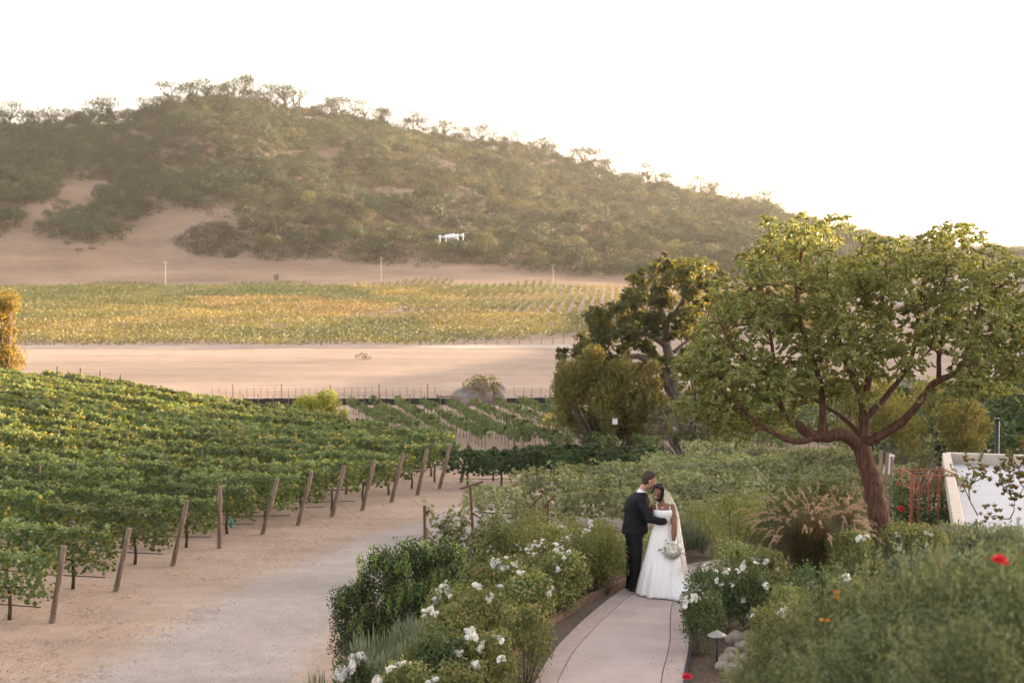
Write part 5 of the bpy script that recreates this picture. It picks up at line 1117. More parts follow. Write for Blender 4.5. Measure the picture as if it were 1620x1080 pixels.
def feather_bush(r=.55, h=1.15):
    L, rl = lumpy(34, r * .78, r * .78, h * .5, .2, low=-.4); g = Geo(); gt = Geo()
    for c, q in zip(L + np.array([0, 0, h * .5]), rl): blob_leaves(g, c, (q, q, q * 1.1), 330, .030, shell=.35, low=-.8, asp=.38)
    for _ in range(120):
        a = R_.uniform(0, 6.28); rr = r * R_.random() ** .5; z = h * (.98 - .45 * (rr / r) ** 2); b = np.array([rr * math.cos(a), rr * math.sin(a), z - .1]); k = 34; tt = R_.random(k)[:, None]
        P = b + tt * np.array([R_.normal() * .05 + .1 * math.cos(a), R_.normal() * .05 + .1 * math.sin(a), R_.uniform(.12, .3)]) + R_.normal(size=(k, 3)) * .03 * (1.2 - tt); leaves(gt, P, .024, .35, d=unit(k) + np.array([0, 0, .5]), jit=.5)
    return [('foliage', combine('foliage', [(g, MT['fluffy']), (gt, MT['flufftip'])]))]
FB = [feather_bush() for _ in range(5)]
for i, (px, pt, Y, wp, lb) in enumerate([(1560, 885, 7.0, 330, 'blurred feathery green bush in the near right corner, tallest mound'), (1450, 905, 7.6, 300, 'blurred feathery bush left of the tallest near mound'), (1345, 935, 8.2, 260, 'blurred feathery bush with orange flowers in the near foreground'), (1260, 985, 8.6, 220, 'blurred feathery bush at the left side of the near mass'), (1205, 1045, 8.8, 160, 'lowest blurred feathery bush beside the path light'), (1640, 890, 6.6, 300, 'blurred feathery bush cut by the right edge'), (1400, 1000, 6.6, 330, 'blurred feathery bush at the bottom edge, centre of the near mass'), (1540, 1000, 6.0, 340, 'blurred feathery bush in the bottom right corner'), (1275, 1055, 7.4, 240, 'blurred feathery bush at the bottom edge, left')]):
    place_shrub('feathery_bush', FB, px, pt, Y, wp, lb, 'bush', 'feathery bushes in the near foreground', r=.55, h=1.15)
def single_flower(px, py, Y, mat, s, label, cat='flower', group=None, n=5):
    x, y, z = at(px, py, Y); zg = Hs(x, y); r = empty('flower', (x, y, zg), label, cat, group); g = Geo(); tube(g, [(0, 0, 0), (.02, 0, (z - zg) * .6), (0, 0, z - zg)], [.006, .004, .003], 5); put('stem', g.mesh('stem', MT['midgreen'], True), r)
    m = flower_mesh(s, mat=mat); put('blossom', m, r, (0, 0, z - zg), (.4, 0, 0))
single_flower(1581, 886, 6.3, 'redpetal', .03, 'single red rose rising above the blurred bush at right'); single_flower(1592, 891, 6.3, 'redpetal', .012, 'small dark red bud beside the single red rose')
single_flower(1087, 1070, 15.8, 'redpetal', .05, 'small red flower at the bottom edge beside the path')
for i, (px, py) in enumerate([(1323, 936), (1324, 944), (1300, 980), (1310, 981), (1595, 929), (1597, 939)]):
    single_flower(px, py, 6.9 if px > 1400 else 7.7, 'orangepetal', .011, 'small orange flower of the near bush, %s from the left group start' % ORD[i], 'flower', 'orange flowers')

# branching shrub with bronze leaves at the right edge
def bronze(px, py, Y, limbs, label):
    x, y, z = at(px, py, Y); z = Hs(x, y); o = np.array([x, y, z]); r = empty('bronze_shrub', o, label, 'shrub'); g = Geo(); t = Geo()
    for L_ in limbs:
        P = np.array([at(a, b, Y + c) for a, b, c in L_]) - o; tube(t, P, np.linspace(.008, .0035, len(P)), 5, False); e = P[-1]
        for c in [e] + [e * w_ + P[-2] * (1 - w_) for w_ in (.6,)]:
            for _ in range(4):
                b = c + R_.normal(size=3) * np.array([.03, .03, .06]); m = 12; th = R_.uniform(0, 6.28, m); d = np.stack([np.cos(th) * .7, np.sin(th) * .7, R_.uniform(.3, 1.2, m)], 1); leaves(g, b + nrm(d) * .02, .05, .3, d=d, jit=.2)
    put('foliage', g.mesh('foliage', MT['redleaf']), r); put('branches', t.mesh('branches', MT['twig'], True), r)
def lb_(x0, y0, pts):
    out = []; nodes = [(x0, y0, 0)]
    for a, b in sorted(pts, key=lambda q: -q[1]):
        n0 = min(nodes, key=lambda q: math.hypot(q[0] - a, (q[1] - b) * .8) + (60 if q[1] < b + 12 else 0)); m = ((n0[0] + a) / 2 + R_.normal() * 3, (n0[1] + b) / 2 + 3, n0[2] + R_.normal() * .05); e = (a, b, n0[2] + R_.normal() * .12); out.append([n0, m, e]); nodes += [m, e]
    return out
bronze(1547, 830, 15, lb_(1547, 815, [(1528, 728), (1553, 733), (1540, 752), (1522, 762), (1550, 750), (1562, 745)]) , 'slender bronze tipped shrub with bare stems in front of the white roof')
bronze(1610, 840, 14.5, lb_(1598, 820, [(1582, 745), (1590, 775), (1560, 812), (1575, 815), (1600, 720), (1615, 700), (1612, 740), (1620, 770), (1595, 745), (1580, 760), (1605, 790), (1588, 730), (1625, 720), (1600, 760), (1610, 755)]), 'denser bronze and green shrub at the right edge of the photo')
# ------------------------------------------------------------------ flat roofed building
rz = -.275; Lr = 14.0; Wr = 9.0
c0 = np.array(at(1497, 716, 39.0)); zr = c0[2]
ux = np.array([math.cos(rz), math.sin(rz)]); uy = np.array([-math.sin(rz) * -1, -math.cos(rz)]) ; uy = np.array([-ux[1] * -1, -ux[0]])
uy = np.array([ux[1], -ux[0]])
cen = c0[:2] + ux * Wr / 2 + uy * Lr / 2; zb = min(Hs(*cen), Hs(*(c0[:2])), Hs(*(c0[:2] + uy * Lr))) - .3
r = empty('flat_roofed_building', (cen[0], cen[1], zb), 'low building seen from above with a flat white roof and pale parapet', 'building', rz=rz)
hgt = zr - zb
wallm = pmat('building_wall', (.33, .25, .2), .9, (.27, .2, .16), 3, bump=.3); g = Geo(); boxg(g, (0, 0, (hgt - .3) / 2), (Wr - .2, Lr - .2, hgt - .3)); put('wall', g.mesh('wall', wallm), r)
roofm = pmat('white_roof_membrane', (.40, .41, .46), .7, (.34, .35, .39), .8, lo=.3, hi=.7); g = Geo(); boxg(g, (0, 0, hgt - .34), (Wr - .3, Lr - .3, .12)); put('roof', g.mesh('roof', roofm), r)
parm = pmat('parapet', (.48, .42, .36), .8, (.40, .35, .30), 4); g = Geo()
for cx_, cy_, a, b in ((0, Lr / 2, Wr, .22), (0, -Lr / 2, Wr, .22), (-Wr / 2, 0, .22, Lr - .22), (Wr / 2, 0, .22, Lr - .22)): boxg(g, (cx_, cy_, hgt - .16), (a, b, .34), bev=.015)
put('parapet', g.mesh('parapet', parm), r)
x, y, z = at(1577, 712, 43); z = Hs(x, y); zt = at(1577, 664, y)[2] - z; r = empty('black_pole', (x, y, z), 'plain black pole standing just behind the white roof', 'pole')
g = Geo(); tube(g, [(0, 0, -.2), (0, 0, zt)], .07, 12); put('pole', g.mesh('pole', MT['blackmetal'], True), r); g = Geo(); boxg(g, (0, 0, zt + .02), (.17, .17, .06), bev=.01); put('cap', g.mesh('cap', MT['blackmetal']), r)
# leaning posts with boards
x, y, z = at(1400, 762, 43); z = Hs(x, y); r = empty('board_stand', (x, y, z), 'weathered leaning posts with a pale board, just right of the large trunk', 'stand')
for a, b, c, d, w_ in ((1388, 762, 1394, 712, .05), (1395, 764, 1404, 716, .06), (1408, 762, 1411, 722, .05)):
    p = np.array(at(a, b, y)) - np.array([x, y, z]); q = np.array(at(c, d, y)) - np.array([x, y, z]); p[2] = -.2; g = Geo(); tube(g, [p, q], w_, 8); put('post', g.mesh('post', MT['postwood'], True), r)
g = Geo(); p = np.array(at(1409, 745, y)) - np.array([x, y, z]); q = np.array(at(1403, 722, y)) - np.array([x, y, z]); boxg(g, (0, 0, 0), (.22, .03, .62), bev=.005)
b = put('board', g.mesh('board', MT['white']), r, (p + q) / 2, (0, .25, 0))
# rose trellis
xt, yt, _ = at(1466, 800, 35); zt_ = Hs(xt, yt); ztop = at(1466, 744, 35)[2] - zt_; r = empty('garden_trellis', (xt, yt, zt_), 'rusty orange lattice trellis carrying a climbing red rose', 'trellis')
orange = pmat('rusty_orange_frame', (.36, .13, .065), .75, (.25, .09, .05), 8); W = 1.05
for a, b in ((-1, -1), (1, -1), (1, 1), (-1, 1)):
    g = Geo(); boxg(g, (a * W / 2, b * W / 2, ztop / 2 - .05), (.06, .06, ztop + .1), bev=.006); put('post', g.mesh('post', orange), r)
for lv in (ztop - .05, ztop * .86, ztop * .72, ztop * .58, ztop * .44, ztop * .25):
    for a in (-1, 1):
        g = Geo(); boxg(g, (0, a * W / 2, lv), (W + .14, .028, .03)); put('rail', g.mesh('rail', orange), r); g = Geo(); boxg(g, (a * W / 2, 0, lv + .035), (.028, W + .14, .03)); put('rail', g.mesh('rail', orange), r)
for a in (-.34, -.12, .12, .34):
    for b in (-1, 1):
        g = Geo(); boxg(g, (a * W, b * (W / 2 + .035), ztop / 2), (.03, .03, ztop * .98)); put('bar', g.mesh('bar', orange), r)
r = empty('climbing_rose', (xt, yt, zt_), 'climbing rose with dark leaves and a few red blooms on the orange trellis', 'rose'); g = Geo(); t = Geo()
for _ in range(44):
    a = R_.uniform(0, 6.28); x0, y0 = .6 * math.cos(a), .6 * math.sin(a); hh = ztop * R_.uniform(.35, 1.0); tt = np.linspace(0, 1, 14)[:, None]
    P = np.array([x0, y0, 0]) + tt * np.array([R_.normal() * .15 + (.15 if x0 > 0 else -.02), R_.normal() * .15, hh]); tube(t, P[::3], .008, 4, False); C = np.repeat(P[2:], 55, 0); leaves(g, C + R_.normal(size=C.shape) * .11, .075, .6, nb=np.array([0, -.5, .8]), nmix=.8)
put('foliage', g.mesh('foliage', MT['rosedark']), r); put('stems', t.mesh('stems', MT['twig'], True), r)
for px, py in ((1422, 765), (1424, 803), (1427, 806), (1460, 855), (1450, 770)):
    p = np.array(at(px, py, yt - .5)) - np.array(r.location); put('flower', FLR, r, p, (.6, 0, R_.uniform(0, 6)), .85)
# small white box hanging in the willow
x, y, z = at(973, 666, 76.5); r = empty('white_box', (x, y, Hs(x, y)), 'small pale box on a pole in front of the feathery tree', 'nest box'); hh = z - Hs(x, y)
g = Geo(); tube(g, [(0, 0, -.1), (0, 0, hh - .2)], .018, 6); put('pole', g.mesh('pole', MT['rust']), r); g = Geo(); boxg(g, (0, 0, hh), (.26, .22, .32), bev=.01); bx_ = put('box', g.mesh('box', MT['white']), r)
g = Geo(); boxg(g, (0, -.02, hh + .18), (.32, .3, .03)); put('lid', g.mesh('lid', MT['postwood']), r)
# green tube by the fourth post
x, y, z = gp(366, 834); g = Geo(); lathe(g, [(.0, -.05), (.05, -.05), (.05, .28), (.045, .3), (0, .3)], 10); tag(put('vine_guard', g.mesh('vine_guard', pmat('teal_plastic', (.05, .42, .33), .5), True), loc=(x, y, z)), 'small turquoise plastic tube on the ground between the vine rows', 'plant guard')

# ------------------------------------------------------------------ drone
x, y, z = at(713, 375, 19.5); r = empty('drone', (x, y, z), 'small pale grey quadcopter hovering in front of the wooded hill', 'drone', rz=.35); r.rotation_euler = (.0, -.09, .35)
dm = pmat('drone_plastic', (.8, .82, .88), .4); dk = pmat('drone_dark', (.06, .06, .07), .5); rm = pmat('rotor', (.22, .22, .24), .5)
g = Geo(); prof = [(-.085, .012, .012), (-.07, .030, .024), (-.03, .038, .030), (.03, .038, .030), (.07, .032, .026), (.09, .02, .018)]
V = []; th = np.arange(14) / 14 * 6.283
for a, w_, h_ in prof: V += [[a, w_ * math.cos(t) * (1 if abs(math.cos(t)) < .8 else .95), h_ * math.sin(t)] for t in th]
Q = [[i * 14 + j, i * 14 + (j + 1) % 14, (i + 1) * 14 + (j + 1) % 14, (i + 1) * 14 + j] for i in range(5) for j in range(14)]; g.add(V, Q); g.add(V[:14] + [[prof[0][0], 0, 0]], None, [[14, (j + 1) % 14, j] for j in range(14)]); g.add(V[-14:] + [[prof[-1][0], 0, 0]], None, [[14, j, (j + 1) % 14] for j in range(14)])
put('body', g.mesh('body', dm, True), r); g = Geo(); boxg(g, (.0, 0, .034), (.11, .05, .018), bev=.006); put('battery', g.mesh('battery', dm), r)
g = Geo(); V_, T_ = ICO2; g.add(V_ * .017 + np.array([-.085, 0, -.022]), None, T_); put('camera_gimbal', g.mesh('camera_gimbal', dk, True), r)
for sx_, sy_ in ((-1, 1), (-1, -1), (1, 1), (1, -1)):
    ex, ey = (.135, .12) if sx_ > 0 else (.115, .135); g = Geo(); tube(g, [(sx_ * .05, sy_ * .03, .0), (sx_ * ex * .7, sy_ * ey * .75, .012), (sx_ * ex, sy_ * ey, .012)], [.013, .010, .010], 8); tube(g, [(sx_ * ex, sy_ * ey, -.02), (sx_ * ex, sy_ * ey, .035)], [.015, .015], 10)
    if sx_ > 0 or True: tube(g, [(sx_ * ex, sy_ * ey, -.015), (sx_ * (ex + .002), sy_ * ey, -.055)], [.006, .009], 6)
    a_ = put('arm', g.mesh('arm', dm, True), r); ro = Geo(); an = R_.uniform(0, 3.1)
    for q in (0, math.pi):
        c, s = math.cos(an + q), math.sin(an + q); L = .085; w_ = .009; cx_, cy_, cz_ = sx_ * ex, sy_ * ey, .04
        V = [[cx_ + c * t * L - s * ww, cy_ + s * t * L + c * ww, cz_ + ww * .2 + dz] for dz in (0, .0015) for t, ww in ((.05, -.004), (.05, .004), (.5, w_), (1, .003), (1, -.003), (.5, -w_))]
        ro.add(V, [[0, 1, 2, 5], [5, 2, 3, 4], [11, 8, 7, 6], [10, 9, 8, 11]])
    put('rotor', ro.mesh('rotor', rm), a_)

# ------------------------------------------------------------------ people
DG = None
def bake(name, g, mat, vox=.008, smooth=4, smf=.5):
    me = g.mesh(name + '_raw', mat, True); o = bpy.data.objects.new('tmp', me); COL.objects.link(o)
    m = o.modifiers.new('r', 'REMESH'); m.mode = 'VOXEL'; m.voxel_size = vox; m.use_smooth_shade = True
    s = o.modifiers.new('s', 'SMOOTH'); s.iterations = smooth; s.factor = smf
    dg = bpy.context.evaluated_depsgraph_get(); dg.update(); me2 = bpy.data.meshes.new_from_object(o.evaluated_get(dg)); me2.name = name
    bpy.data.objects.remove(o); me2.materials.clear(); me2.materials.append(mat); me2.polygons.foreach_set('use_smooth', np.ones(len(me2.polygons), bool)); return me2
def wrinkle(me, amp):
    n = len(me.vertices); V = np.empty(n * 3, np.float32); me.vertices.foreach_get('co', V); V = V.reshape(-1, 3); N = np.empty(n * 3, np.float32); me.vertices.foreach_get('normal', N); N = N.reshape(-1, 3)
    w_ = vn(V[:, 0] * 1.0 + V[:, 2] * .6 + V[:, 1], V[:, 2] * 1.6 - V[:, 0] * .8, .11, 3) + .5 * vn(V[:, 0] + V[:, 1] * 1.3, V[:, 2] * 2.2 + V[:, 0], .06, 7)
    V = V + N * (w_ * amp)[:, None]; me.vertices.foreach_set('co', V.astype(np.float32).ravel()); me.update(); return me
def loft(g, rings, seg=28, cap=True, fold=None):
    """rings: (x, y, z, rx, ry, rot)"""
    th = np.arange(seg) / seg * 6.28318; V = []
    for i, (x, y, z, rx, ry, *ro) in enumerate(rings):
        a = ro[0] if ro else 0; f = 1 + (fold(th, i / (len(rings) - 1)) if fold else 0)
        X = np.cos(th) * rx * f; Y = np.sin(th) * ry * f; V.append(np.stack([x + X * math.cos(a) - Y * math.sin(a), y + X * math.sin(a) + Y * math.cos(a), np.full(seg, z)], 1))
    n = len(rings); V = np.concatenate(V); i = np.arange(n - 1)[:, None]; j = np.arange(seg)[None]; k = (j + 1) % seg
    Q = np.stack([i * seg + j, i * seg + k, (i + 1) * seg + k, (i + 1) * seg + j], -1).reshape(-1, 4); T = None
    if cap:
        V = np.vstack([V, [rings[0][:3]], [rings[-1][:3]]]); jj = np.arange(seg); kk = (jj + 1) % seg; c0 = n * seg
        T = np.vstack([np.stack([np.full(seg, c0), kk, jj], 1), np.stack([np.full(seg, c0 + 1), (n - 1) * seg + jj, (n - 1) * seg + kk], 1)])
    g.add(V, Q, T)
def ball(g, c, s, R=None, lvl=None):
    V, T = lvl or ICO3; V = V * np.array(s)
    if R is not None: V = V @ np.array(R).T
    g.add(V + np.array(c), None, T)
def head(g, c, yaw, roll=0, pitch=0, s=1.0):
    """skull, jaw, nose, ears, neck; faces +x before yaw; returns local->world mapper"""
    Rm = np.array((Matrix.Rotation(yaw, 3, 'Z') @ Matrix.Rotation(pitch, 3, 'Y') @ Matrix.Rotation(roll, 3, 'X')))
    c = np.array(c); f = lambda p: c + Rm @ (np.array(p) * s)
    ball(g, f((-.01, 0, .025)), (.095 * s, .076 * s, .095 * s), Rm); ball(g, f((.022, 0, -.045)), (.068 * s, .058 * s, .068 * s), Rm); ball(g, f((.05, 0, -.082)), (.034 * s, .034 * s, .028 * s), Rm)
    ball(g, f((.035, 0, .0)), (.058 * s, .06 * s, .07 * s), Rm)
    tube(g, [f((.085, 0, .018)), f((.102, 0, -.008)), f((.108, 0, -.024))], [.008 * s, .011 * s, .014 * s], 8); ball(g, f((.088, .0, -.052)), (.014 * s, .024 * s, .012 * s), Rm, ICO2)
    for q in (-1, 1): ball(g, f((-.005, q * .077, -.01)), (.016 * s, .008 * s, .031 * s), Rm, ICO2); ball(g, f((.055, q * .032, -.025)), (.026 * s, .024 * s, .022 * s), Rm, ICO2); ball(g, f((.078, q * .026, .028)), (.016 * s, .026 * s, .009 * s), Rm, ICO2)
    return f, Rm
def hand(g, w, d, nrm_, s=1.0, curl=.5, side=1):
    """palm from wrist w towards d, palm facing nrm_, five fingers"""
    w = np.array(w, float); d = nrm(np.array(d, float)); n = nrm(np.array(nrm_, float) - d * np.dot(nrm_, d)); u = np.cross(d, n) * side
    for k in np.linspace(-.026, .026, 5): tube(g, [w + u * k * .6 * s, w + d * .05 * s + u * k * s, w + d * .088 * s + u * k * s], [.015 * s, .014 * s, .012 * s], 8)
    for i, (k, L) in enumerate(((-.030, .078), (-.010, .088), (.010, .082), (.030, .064))):
        p = w + d * .085 * s + u * k * s; a = curl * (.8 + .12 * i); P = [p]; ang = a * .5
        for q in (.45, .32, .23): P.append(P[-1] + (d * math.cos(ang) + n * math.sin(ang)) * L * q * s); ang += a
        tube(g, P, [.0095 * s, .009 * s, .0082 * s, .007 * s], 8)
    p = w + d * .025 * s - u * .028 * s; tube(g, [p, p + (d * .55 - u * .6 + n * .25) * .045 * s, p + (d * 1.0 - u * .7 + n * .6) * .07 * s], [.014 * s, .011 * s, .0085 * s], 8)
skinM = pmat('light_skin', (.50, .27, .185), .5, (.46, .235, .16), 20, spec=.4); skinB = pmat('deep_brown_skin', (.20, .093, .055), .45, (.17, .075, .043), 20, spec=.45)
suit = pmat('black_suit', (.010, .010, .013), .75, spec=.2); shoe = pmat('black_leather', (.012, .011, .011), .3, spec=.5); shirt = pmat('white_shirt', (.75, .75, .76), .7)
hairM = pmat('short_brown_hair', (.028, .019, .014), .6, (.06, .042, .033), 60); hairB = pmat('dark_hair', (.012, .008, .007), .45)
# groom: stands at GX, facing +x (right) and kissing the bride's temple
GX, GY = at(1004, 943, 21.3)[0], 21.3; GZ = .05
man = empty('person', (GX, GY, GZ), 'man in a black suit leaning in to kiss the bride, seen from behind his shoulder', 'person')
hd = (.222, .07, 1.67); g = Geo()
f, Rm = head(g, hd, .12, pitch=.32, s=1.13)
tube(g, [(.075, .08, 1.42), (.115, .085, 1.51), (.165, .095, 1.59)], [.066, .058, .06], 14)
loft(g, [(.02, .08, .9, .13, .15), (.03, .08, 1.1, .12, .15), (.04, .08, 1.3, .12, .18), (.06, .08, 1.43, .07, .12)])
for q in (-1, 1): tube(g, [(.0 + .02 * q, .08 + q * .085, .92), (.0, .08 + q * .09, .5), (-.01, .08 + q * .085, .09)], [.085, .055, .04], 12); tube(g, [(-.01, .08 + q * .085, .09), (.0, .08 + q * .085, .03), (.10, .08 + q * .09, .02)], [.04, .035, .03], 8)
# right arm (near the camera) round the bride's waist, left arm behind
tube(g, [(.07, -.10, 1.39), (.20, -.24, 1.13), (.35, -.26, 1.095), (.43, -.235, 1.10)], [.05, .042, .034, .027], 12); hand(g, (.43, -.235, 1.10), (1, .95, .05), (0, 1, 0), .8, .5, 1)
tube(g, [(.06, .26, 1.39), (.20, .33, 1.12), (.44, .26, 1.08)], [.05, .042, .028], 12); hand(g, (.44, .26, 1.08), (1, -.4, 0), (0, -1, 0), .95, .35, -1)
put('body', bake('man_body', g, skinM, .0065, 3), man)
# jacket
g = Geo(); J = [(.0, .075, .865, .20, .205), (.005, .075, .93, .20, .205), (.01, .075, 1.05, .182, .195), (.02, .075, 1.15, .176, .195), (.028, .075, 1.27, .192, .222), (.045, .078, 1.36, .186, .238), (.06, .08, 1.42, .15, .215), (.08, .082, 1.46, .11, .14), (.095, .085, 1.49, .078, .085)]
loft(g, J); tube(g, [(.07, -.12, 1.395), (.11, -.17, 1.32), (.20, -.24, 1.13), (.35, -.26, 1.095), (.44, -.235, 1.10)], [.085, .078, .068, .056, .048], 16); tube(g, [(.05, .27, 1.395), (.19, .34, 1.12), (.42, .27, 1.08)], [.078, .064, .05], 14)
ball(g, (.055, -.105, 1.40), (.085, .085, .07)); ball(g, (.055, .26, 1.40), (.085, .085, .07))
put('suit_jacket', wrinkle(bake('suit_jacket', g, suit, .009, 4), .010), man)
g = Geo(); loft(g, [(.0, .08, .97, .135, .17), (.0, .08, .87, .148, .175), (-.0, .08, .80, .148, .17)])
for q, fx in ((-1, .015), (1, -.03)): tube(g, [(-.0 + fx * .3, .08 + q * .085, .86), (fx, .08 + q * .09, .66), (fx, .08 + q * .09, .48), (fx - .01, .08 + q * .088, .25), (fx - .01, .08 + q * .088, .055)], [.115, .102, .088, .078, .076], 16)
put('trousers', wrinkle(bake('trousers', g, suit, .009, 4), .009), man)
g = Geo(); tube(g, [(.095, .083, 1.455), (.108, .085, 1.485), (.122, .088, 1.515)], [.076, .072, .066], 18, False); put('shirt_collar', g.mesh('shirt_collar', shirt, True), man)
for q, fx in ((-1, .015), (1, -.03)):
    g = Geo(); yy_ = .08 + q * .09; loft(g, [(fx + .055, yy_, .0, .155, .048), (fx + .055, yy_, .02, .155, .048), (fx + .05, yy_, .045, .145, .044), (fx + .01, yy_, .075, .09, .042), (fx - .01, yy_, .10, .06, .04)], 20); put('shoe', g.mesh('shoe', shoe, True), man)
g = Geo(); ball(g, f((-.016, 0, .03)), (.1 * 1.13, .081 * 1.13, .097 * 1.13), Rm); ball(g, f((-.03, 0, -.02)), (.07 * 1.13, .068 * 1.13, .075 * 1.13), Rm); V, Q, T = g.arrays(); L = (V - np.array(hd)) @ Rm / 1.13
keepT = ((L[:, 0] < .07) & (L[:, 2] > -.085 + np.maximum(0, L[:, 0] + .05) * 1.35))[T].all(1); g2 = Geo(); V = V + R_.normal(size=V.shape) * .0018; g2.add(V, None, T[keepT]); put('hair', g2.mesh('hair', hairM, True), man)
g = Geo()
for q in (-1, 1): tube(g, [f((.083, q * .018, .038)), f((.083, q * .036, .042)), f((.072, q * .048, .034))], .0035, 5); ball(g, f((.084, q * .03, .018)), (.005, .012, .003), Rm, ICO1)
put('eyebrows', g.mesh('eyebrows', hairM, True), man)
# bride: faces the camera, slightly to her right, head leaning to him
BX, BY = at(1045, 944, 21.2)[0], 21.15; BZ = .05
wo_ = empty('person', (BX, BY, BZ), 'smiling bride in a white lace gown and veil, leaning against the groom', 'person'); g = Geo()
bh = (-.056, .02, 1.515); f, Rm = head(g, bh, -math.pi / 2 - .18, roll=-.30, pitch=.04, s=1.06)
tube(g, [(.03, .06, 1.30), (.012, .055, 1.37), (-.015, .045, 1.44)], [.05, .045, .047], 14)
loft(g, [(.03, .05, .85, .15, .12), (.03, .05, 1.0, .125, .10), (.03, .05, 1.08, .12, .10), (.03, .04, 1.20, .145, .115), (.035, .05, 1.27, .155, .095), (.035, .055, 1.315, .13, .075), (.03, .055, 1.345, .07, .055)])
for q in (-1, 1): ball(g, (.03 + q * .065, -.03, 1.19), (.05, .045, .05))
tube(g, [(.165, .05, 1.285), (.190, .0, 1.14), (.188, -.07, 1.04), (.180, -.11, .90), (.172, -.12, .81)], [.058, .058, .048, .039, .027], 14)
ball(g, (.160, .05, 1.285), (.06, .055, .05)); hand(g, (.172, -.12, .81), (-.1, -.25, -1), (-.8, -.3, 0), .92, .95, 1)
tube(g, [(-.10, .06, 1.285), (-.20, .16, 1.18), (-.36, .22, 1.20), (-.50, .22, 1.215)], [.05, .045, .036, .026], 12); hand(g, (-.49, .21, 1.215), (-1, -.45, .05), (0, -1, 0), .88, .5, 1)
for q in (-1, 1): tube(g, [(.03 + q * .08, .05, .88), (.03 + q * .08, .05, .45), (.03 + q * .08, .06, .05)], [.08, .05, .035], 10)
put('body', bake('bride_body', g, skinB, .0065, 3), wo_)
def lace(name):
    m, nt, out = M_new(name); p = nt.nodes.new('ShaderNodeBsdfPrincipled'); p.inputs['Roughness'].default_value = .75; p.inputs['Specular IOR Level'].default_value = .2; vo = nt.nodes.new('ShaderNodeTexVoronoi'); vo.inputs['Scale'].default_value = 26; tc = nt.nodes.new('ShaderNodeTexCoord'); nt.links.new(tc.outputs['Object'], vo.inputs['Vector'])
    c = mixc(nt, ramp(nt, vo.outputs['Distance'], .1, .6), (.84, .82, .82), (.76, .74, .75)); nt.links.new(c, p.inputs['Base Color']); b = nt.nodes.new('ShaderNodeBump'); b.inputs['Strength'].default_value = .4; b.inputs['Distance'].default_value = .004; nt.links.new(vo.outputs['Distance'], b.inputs['Height']); nt.links.new(b.outputs[0], p.inputs['Normal']); nt.links.new(p.outputs[0], out.inputs[0]); return m
LACE = lace('white_lace'); g = Geo()
def fold(th, t): return (t ** 1.1) * (.05 * np.sin(th * 9 + 1 + t) + .04 * np.sin(th * 15 + t * 3) + .025 * np.sin(th * 26))
D = [(.03, .04, 1.255, .146, .118), (.03, .035, 1.20, .156, .135), (.03, .042, 1.15, .146, .126), (.03, .05, 1.09, .130, .114), (.03, .05, 1.02, .128, .112), (.028, .05, .92, .165, .14), (.028, .05, .82, .195, .17), (.03, .05, .68, .225, .20), (.02, .03, .5, .265, .25), (.01, .0, .33, .305, .31), (.005, -.02, .18, .34, .36), (.01, -.03, .07, .37, .40), (.015, -.03, .012, .39, .42)]
zs_ = [d[2] for d in D][::-1]; D2 = []
for z in np.linspace(1.255, .012, 42): D2.append(tuple(float(np.interp(z, zs_, [d[k] for d in D][::-1])) if k != 2 else float(z) for k in range(5)))
loft(g, D2, 96, True, fold); dr = put('dress', g.mesh('dress', LACE, True), wo_)
g = Geo()      # layered tulle train spreading to the right and front
for k in range(5):
    a0 = (.18 + .07 * k, -.12 - .07 * k); R1 = .30 - .02 * k; loft(g, [(a0[0] * q, a0[1] * q - .02, z, (R1 + .02) * w_, (R1) * w_ * .9) for q, z, w_ in ((.5, .38 - .05 * k, .55), (.75, .22 - .03 * k, .8), (.95, .10 - .014 * k, 1.0), (1.05, .012, 1.12 + .05 * k))], 90, True, lambda th, t: t * (.06 * np.sin(th * 11 + k) + .05 * np.sin(th * 19 + 2 * k)))
put('train', g.mesh('train', LACE, True), wo_)
g = Geo()
for q in (-1, 1): tube(g, [(.03 + q * .085, -.055, 1.235), (.03 + q * .10, -.01, 1.30), (.03 + q * .095, .05, 1.335), (.03 + q * .08, .12, 1.26)], .007, 6)
put('straps', g.mesh('straps', LACE, True), dr)
# hair
g = Geo(); ball(g, f((-.024, 0, .034)), (.107, .092, .106), Rm); ball(g, f((-.065, .03, -.02)), (.07, .075, .075), Rm); ball(g, f((.022, .055, .02)), (.055, .036, .08), Rm); ball(g, f((.04, .034, .085)), (.05, .05, .035), Rm); ball(g, f((.045, -.03, .088)), (.045, .04, .03), Rm); ball(g, f((.012, .082, -.04)), (.028, .022, .065), Rm); ball(g, f((.015, -.068, .025)), (.05, .024, .07), Rm)
for k in range(7): ball(g, f((-.07 + .012 * k, .035 + R_.normal() * .02, -.05 - .008 * k)), (.034, .036, .034), Rm, ICO2)
put('hair', bake('bride_hair', g, hairB, .006, 3), wo_)
g = Geo()
for q in (-1, 1): ball(g, f((.083, q * .028, .017)), (.006, .014, .0065), Rm, ICO2); tube(g, [f((.083, q * .014, .036)), f((.085, q * .03, .042)), f((.074, q * .046, .036))], .003, 5)
put('eyes', g.mesh('eyes', hairB, True), wo_)
g = Geo(); tube(g, [f((.080, -.024, -.043)), f((.093, -.012, -.052)), f((.097, 0, -.0545)), f((.093, .012, -.052)), f((.080, .024, -.043))], [.002, .006, .007, .006, .002], 8); put('teeth', g.mesh('teeth', pmat('teeth', (.8, .76, .7), .3), True), wo_)
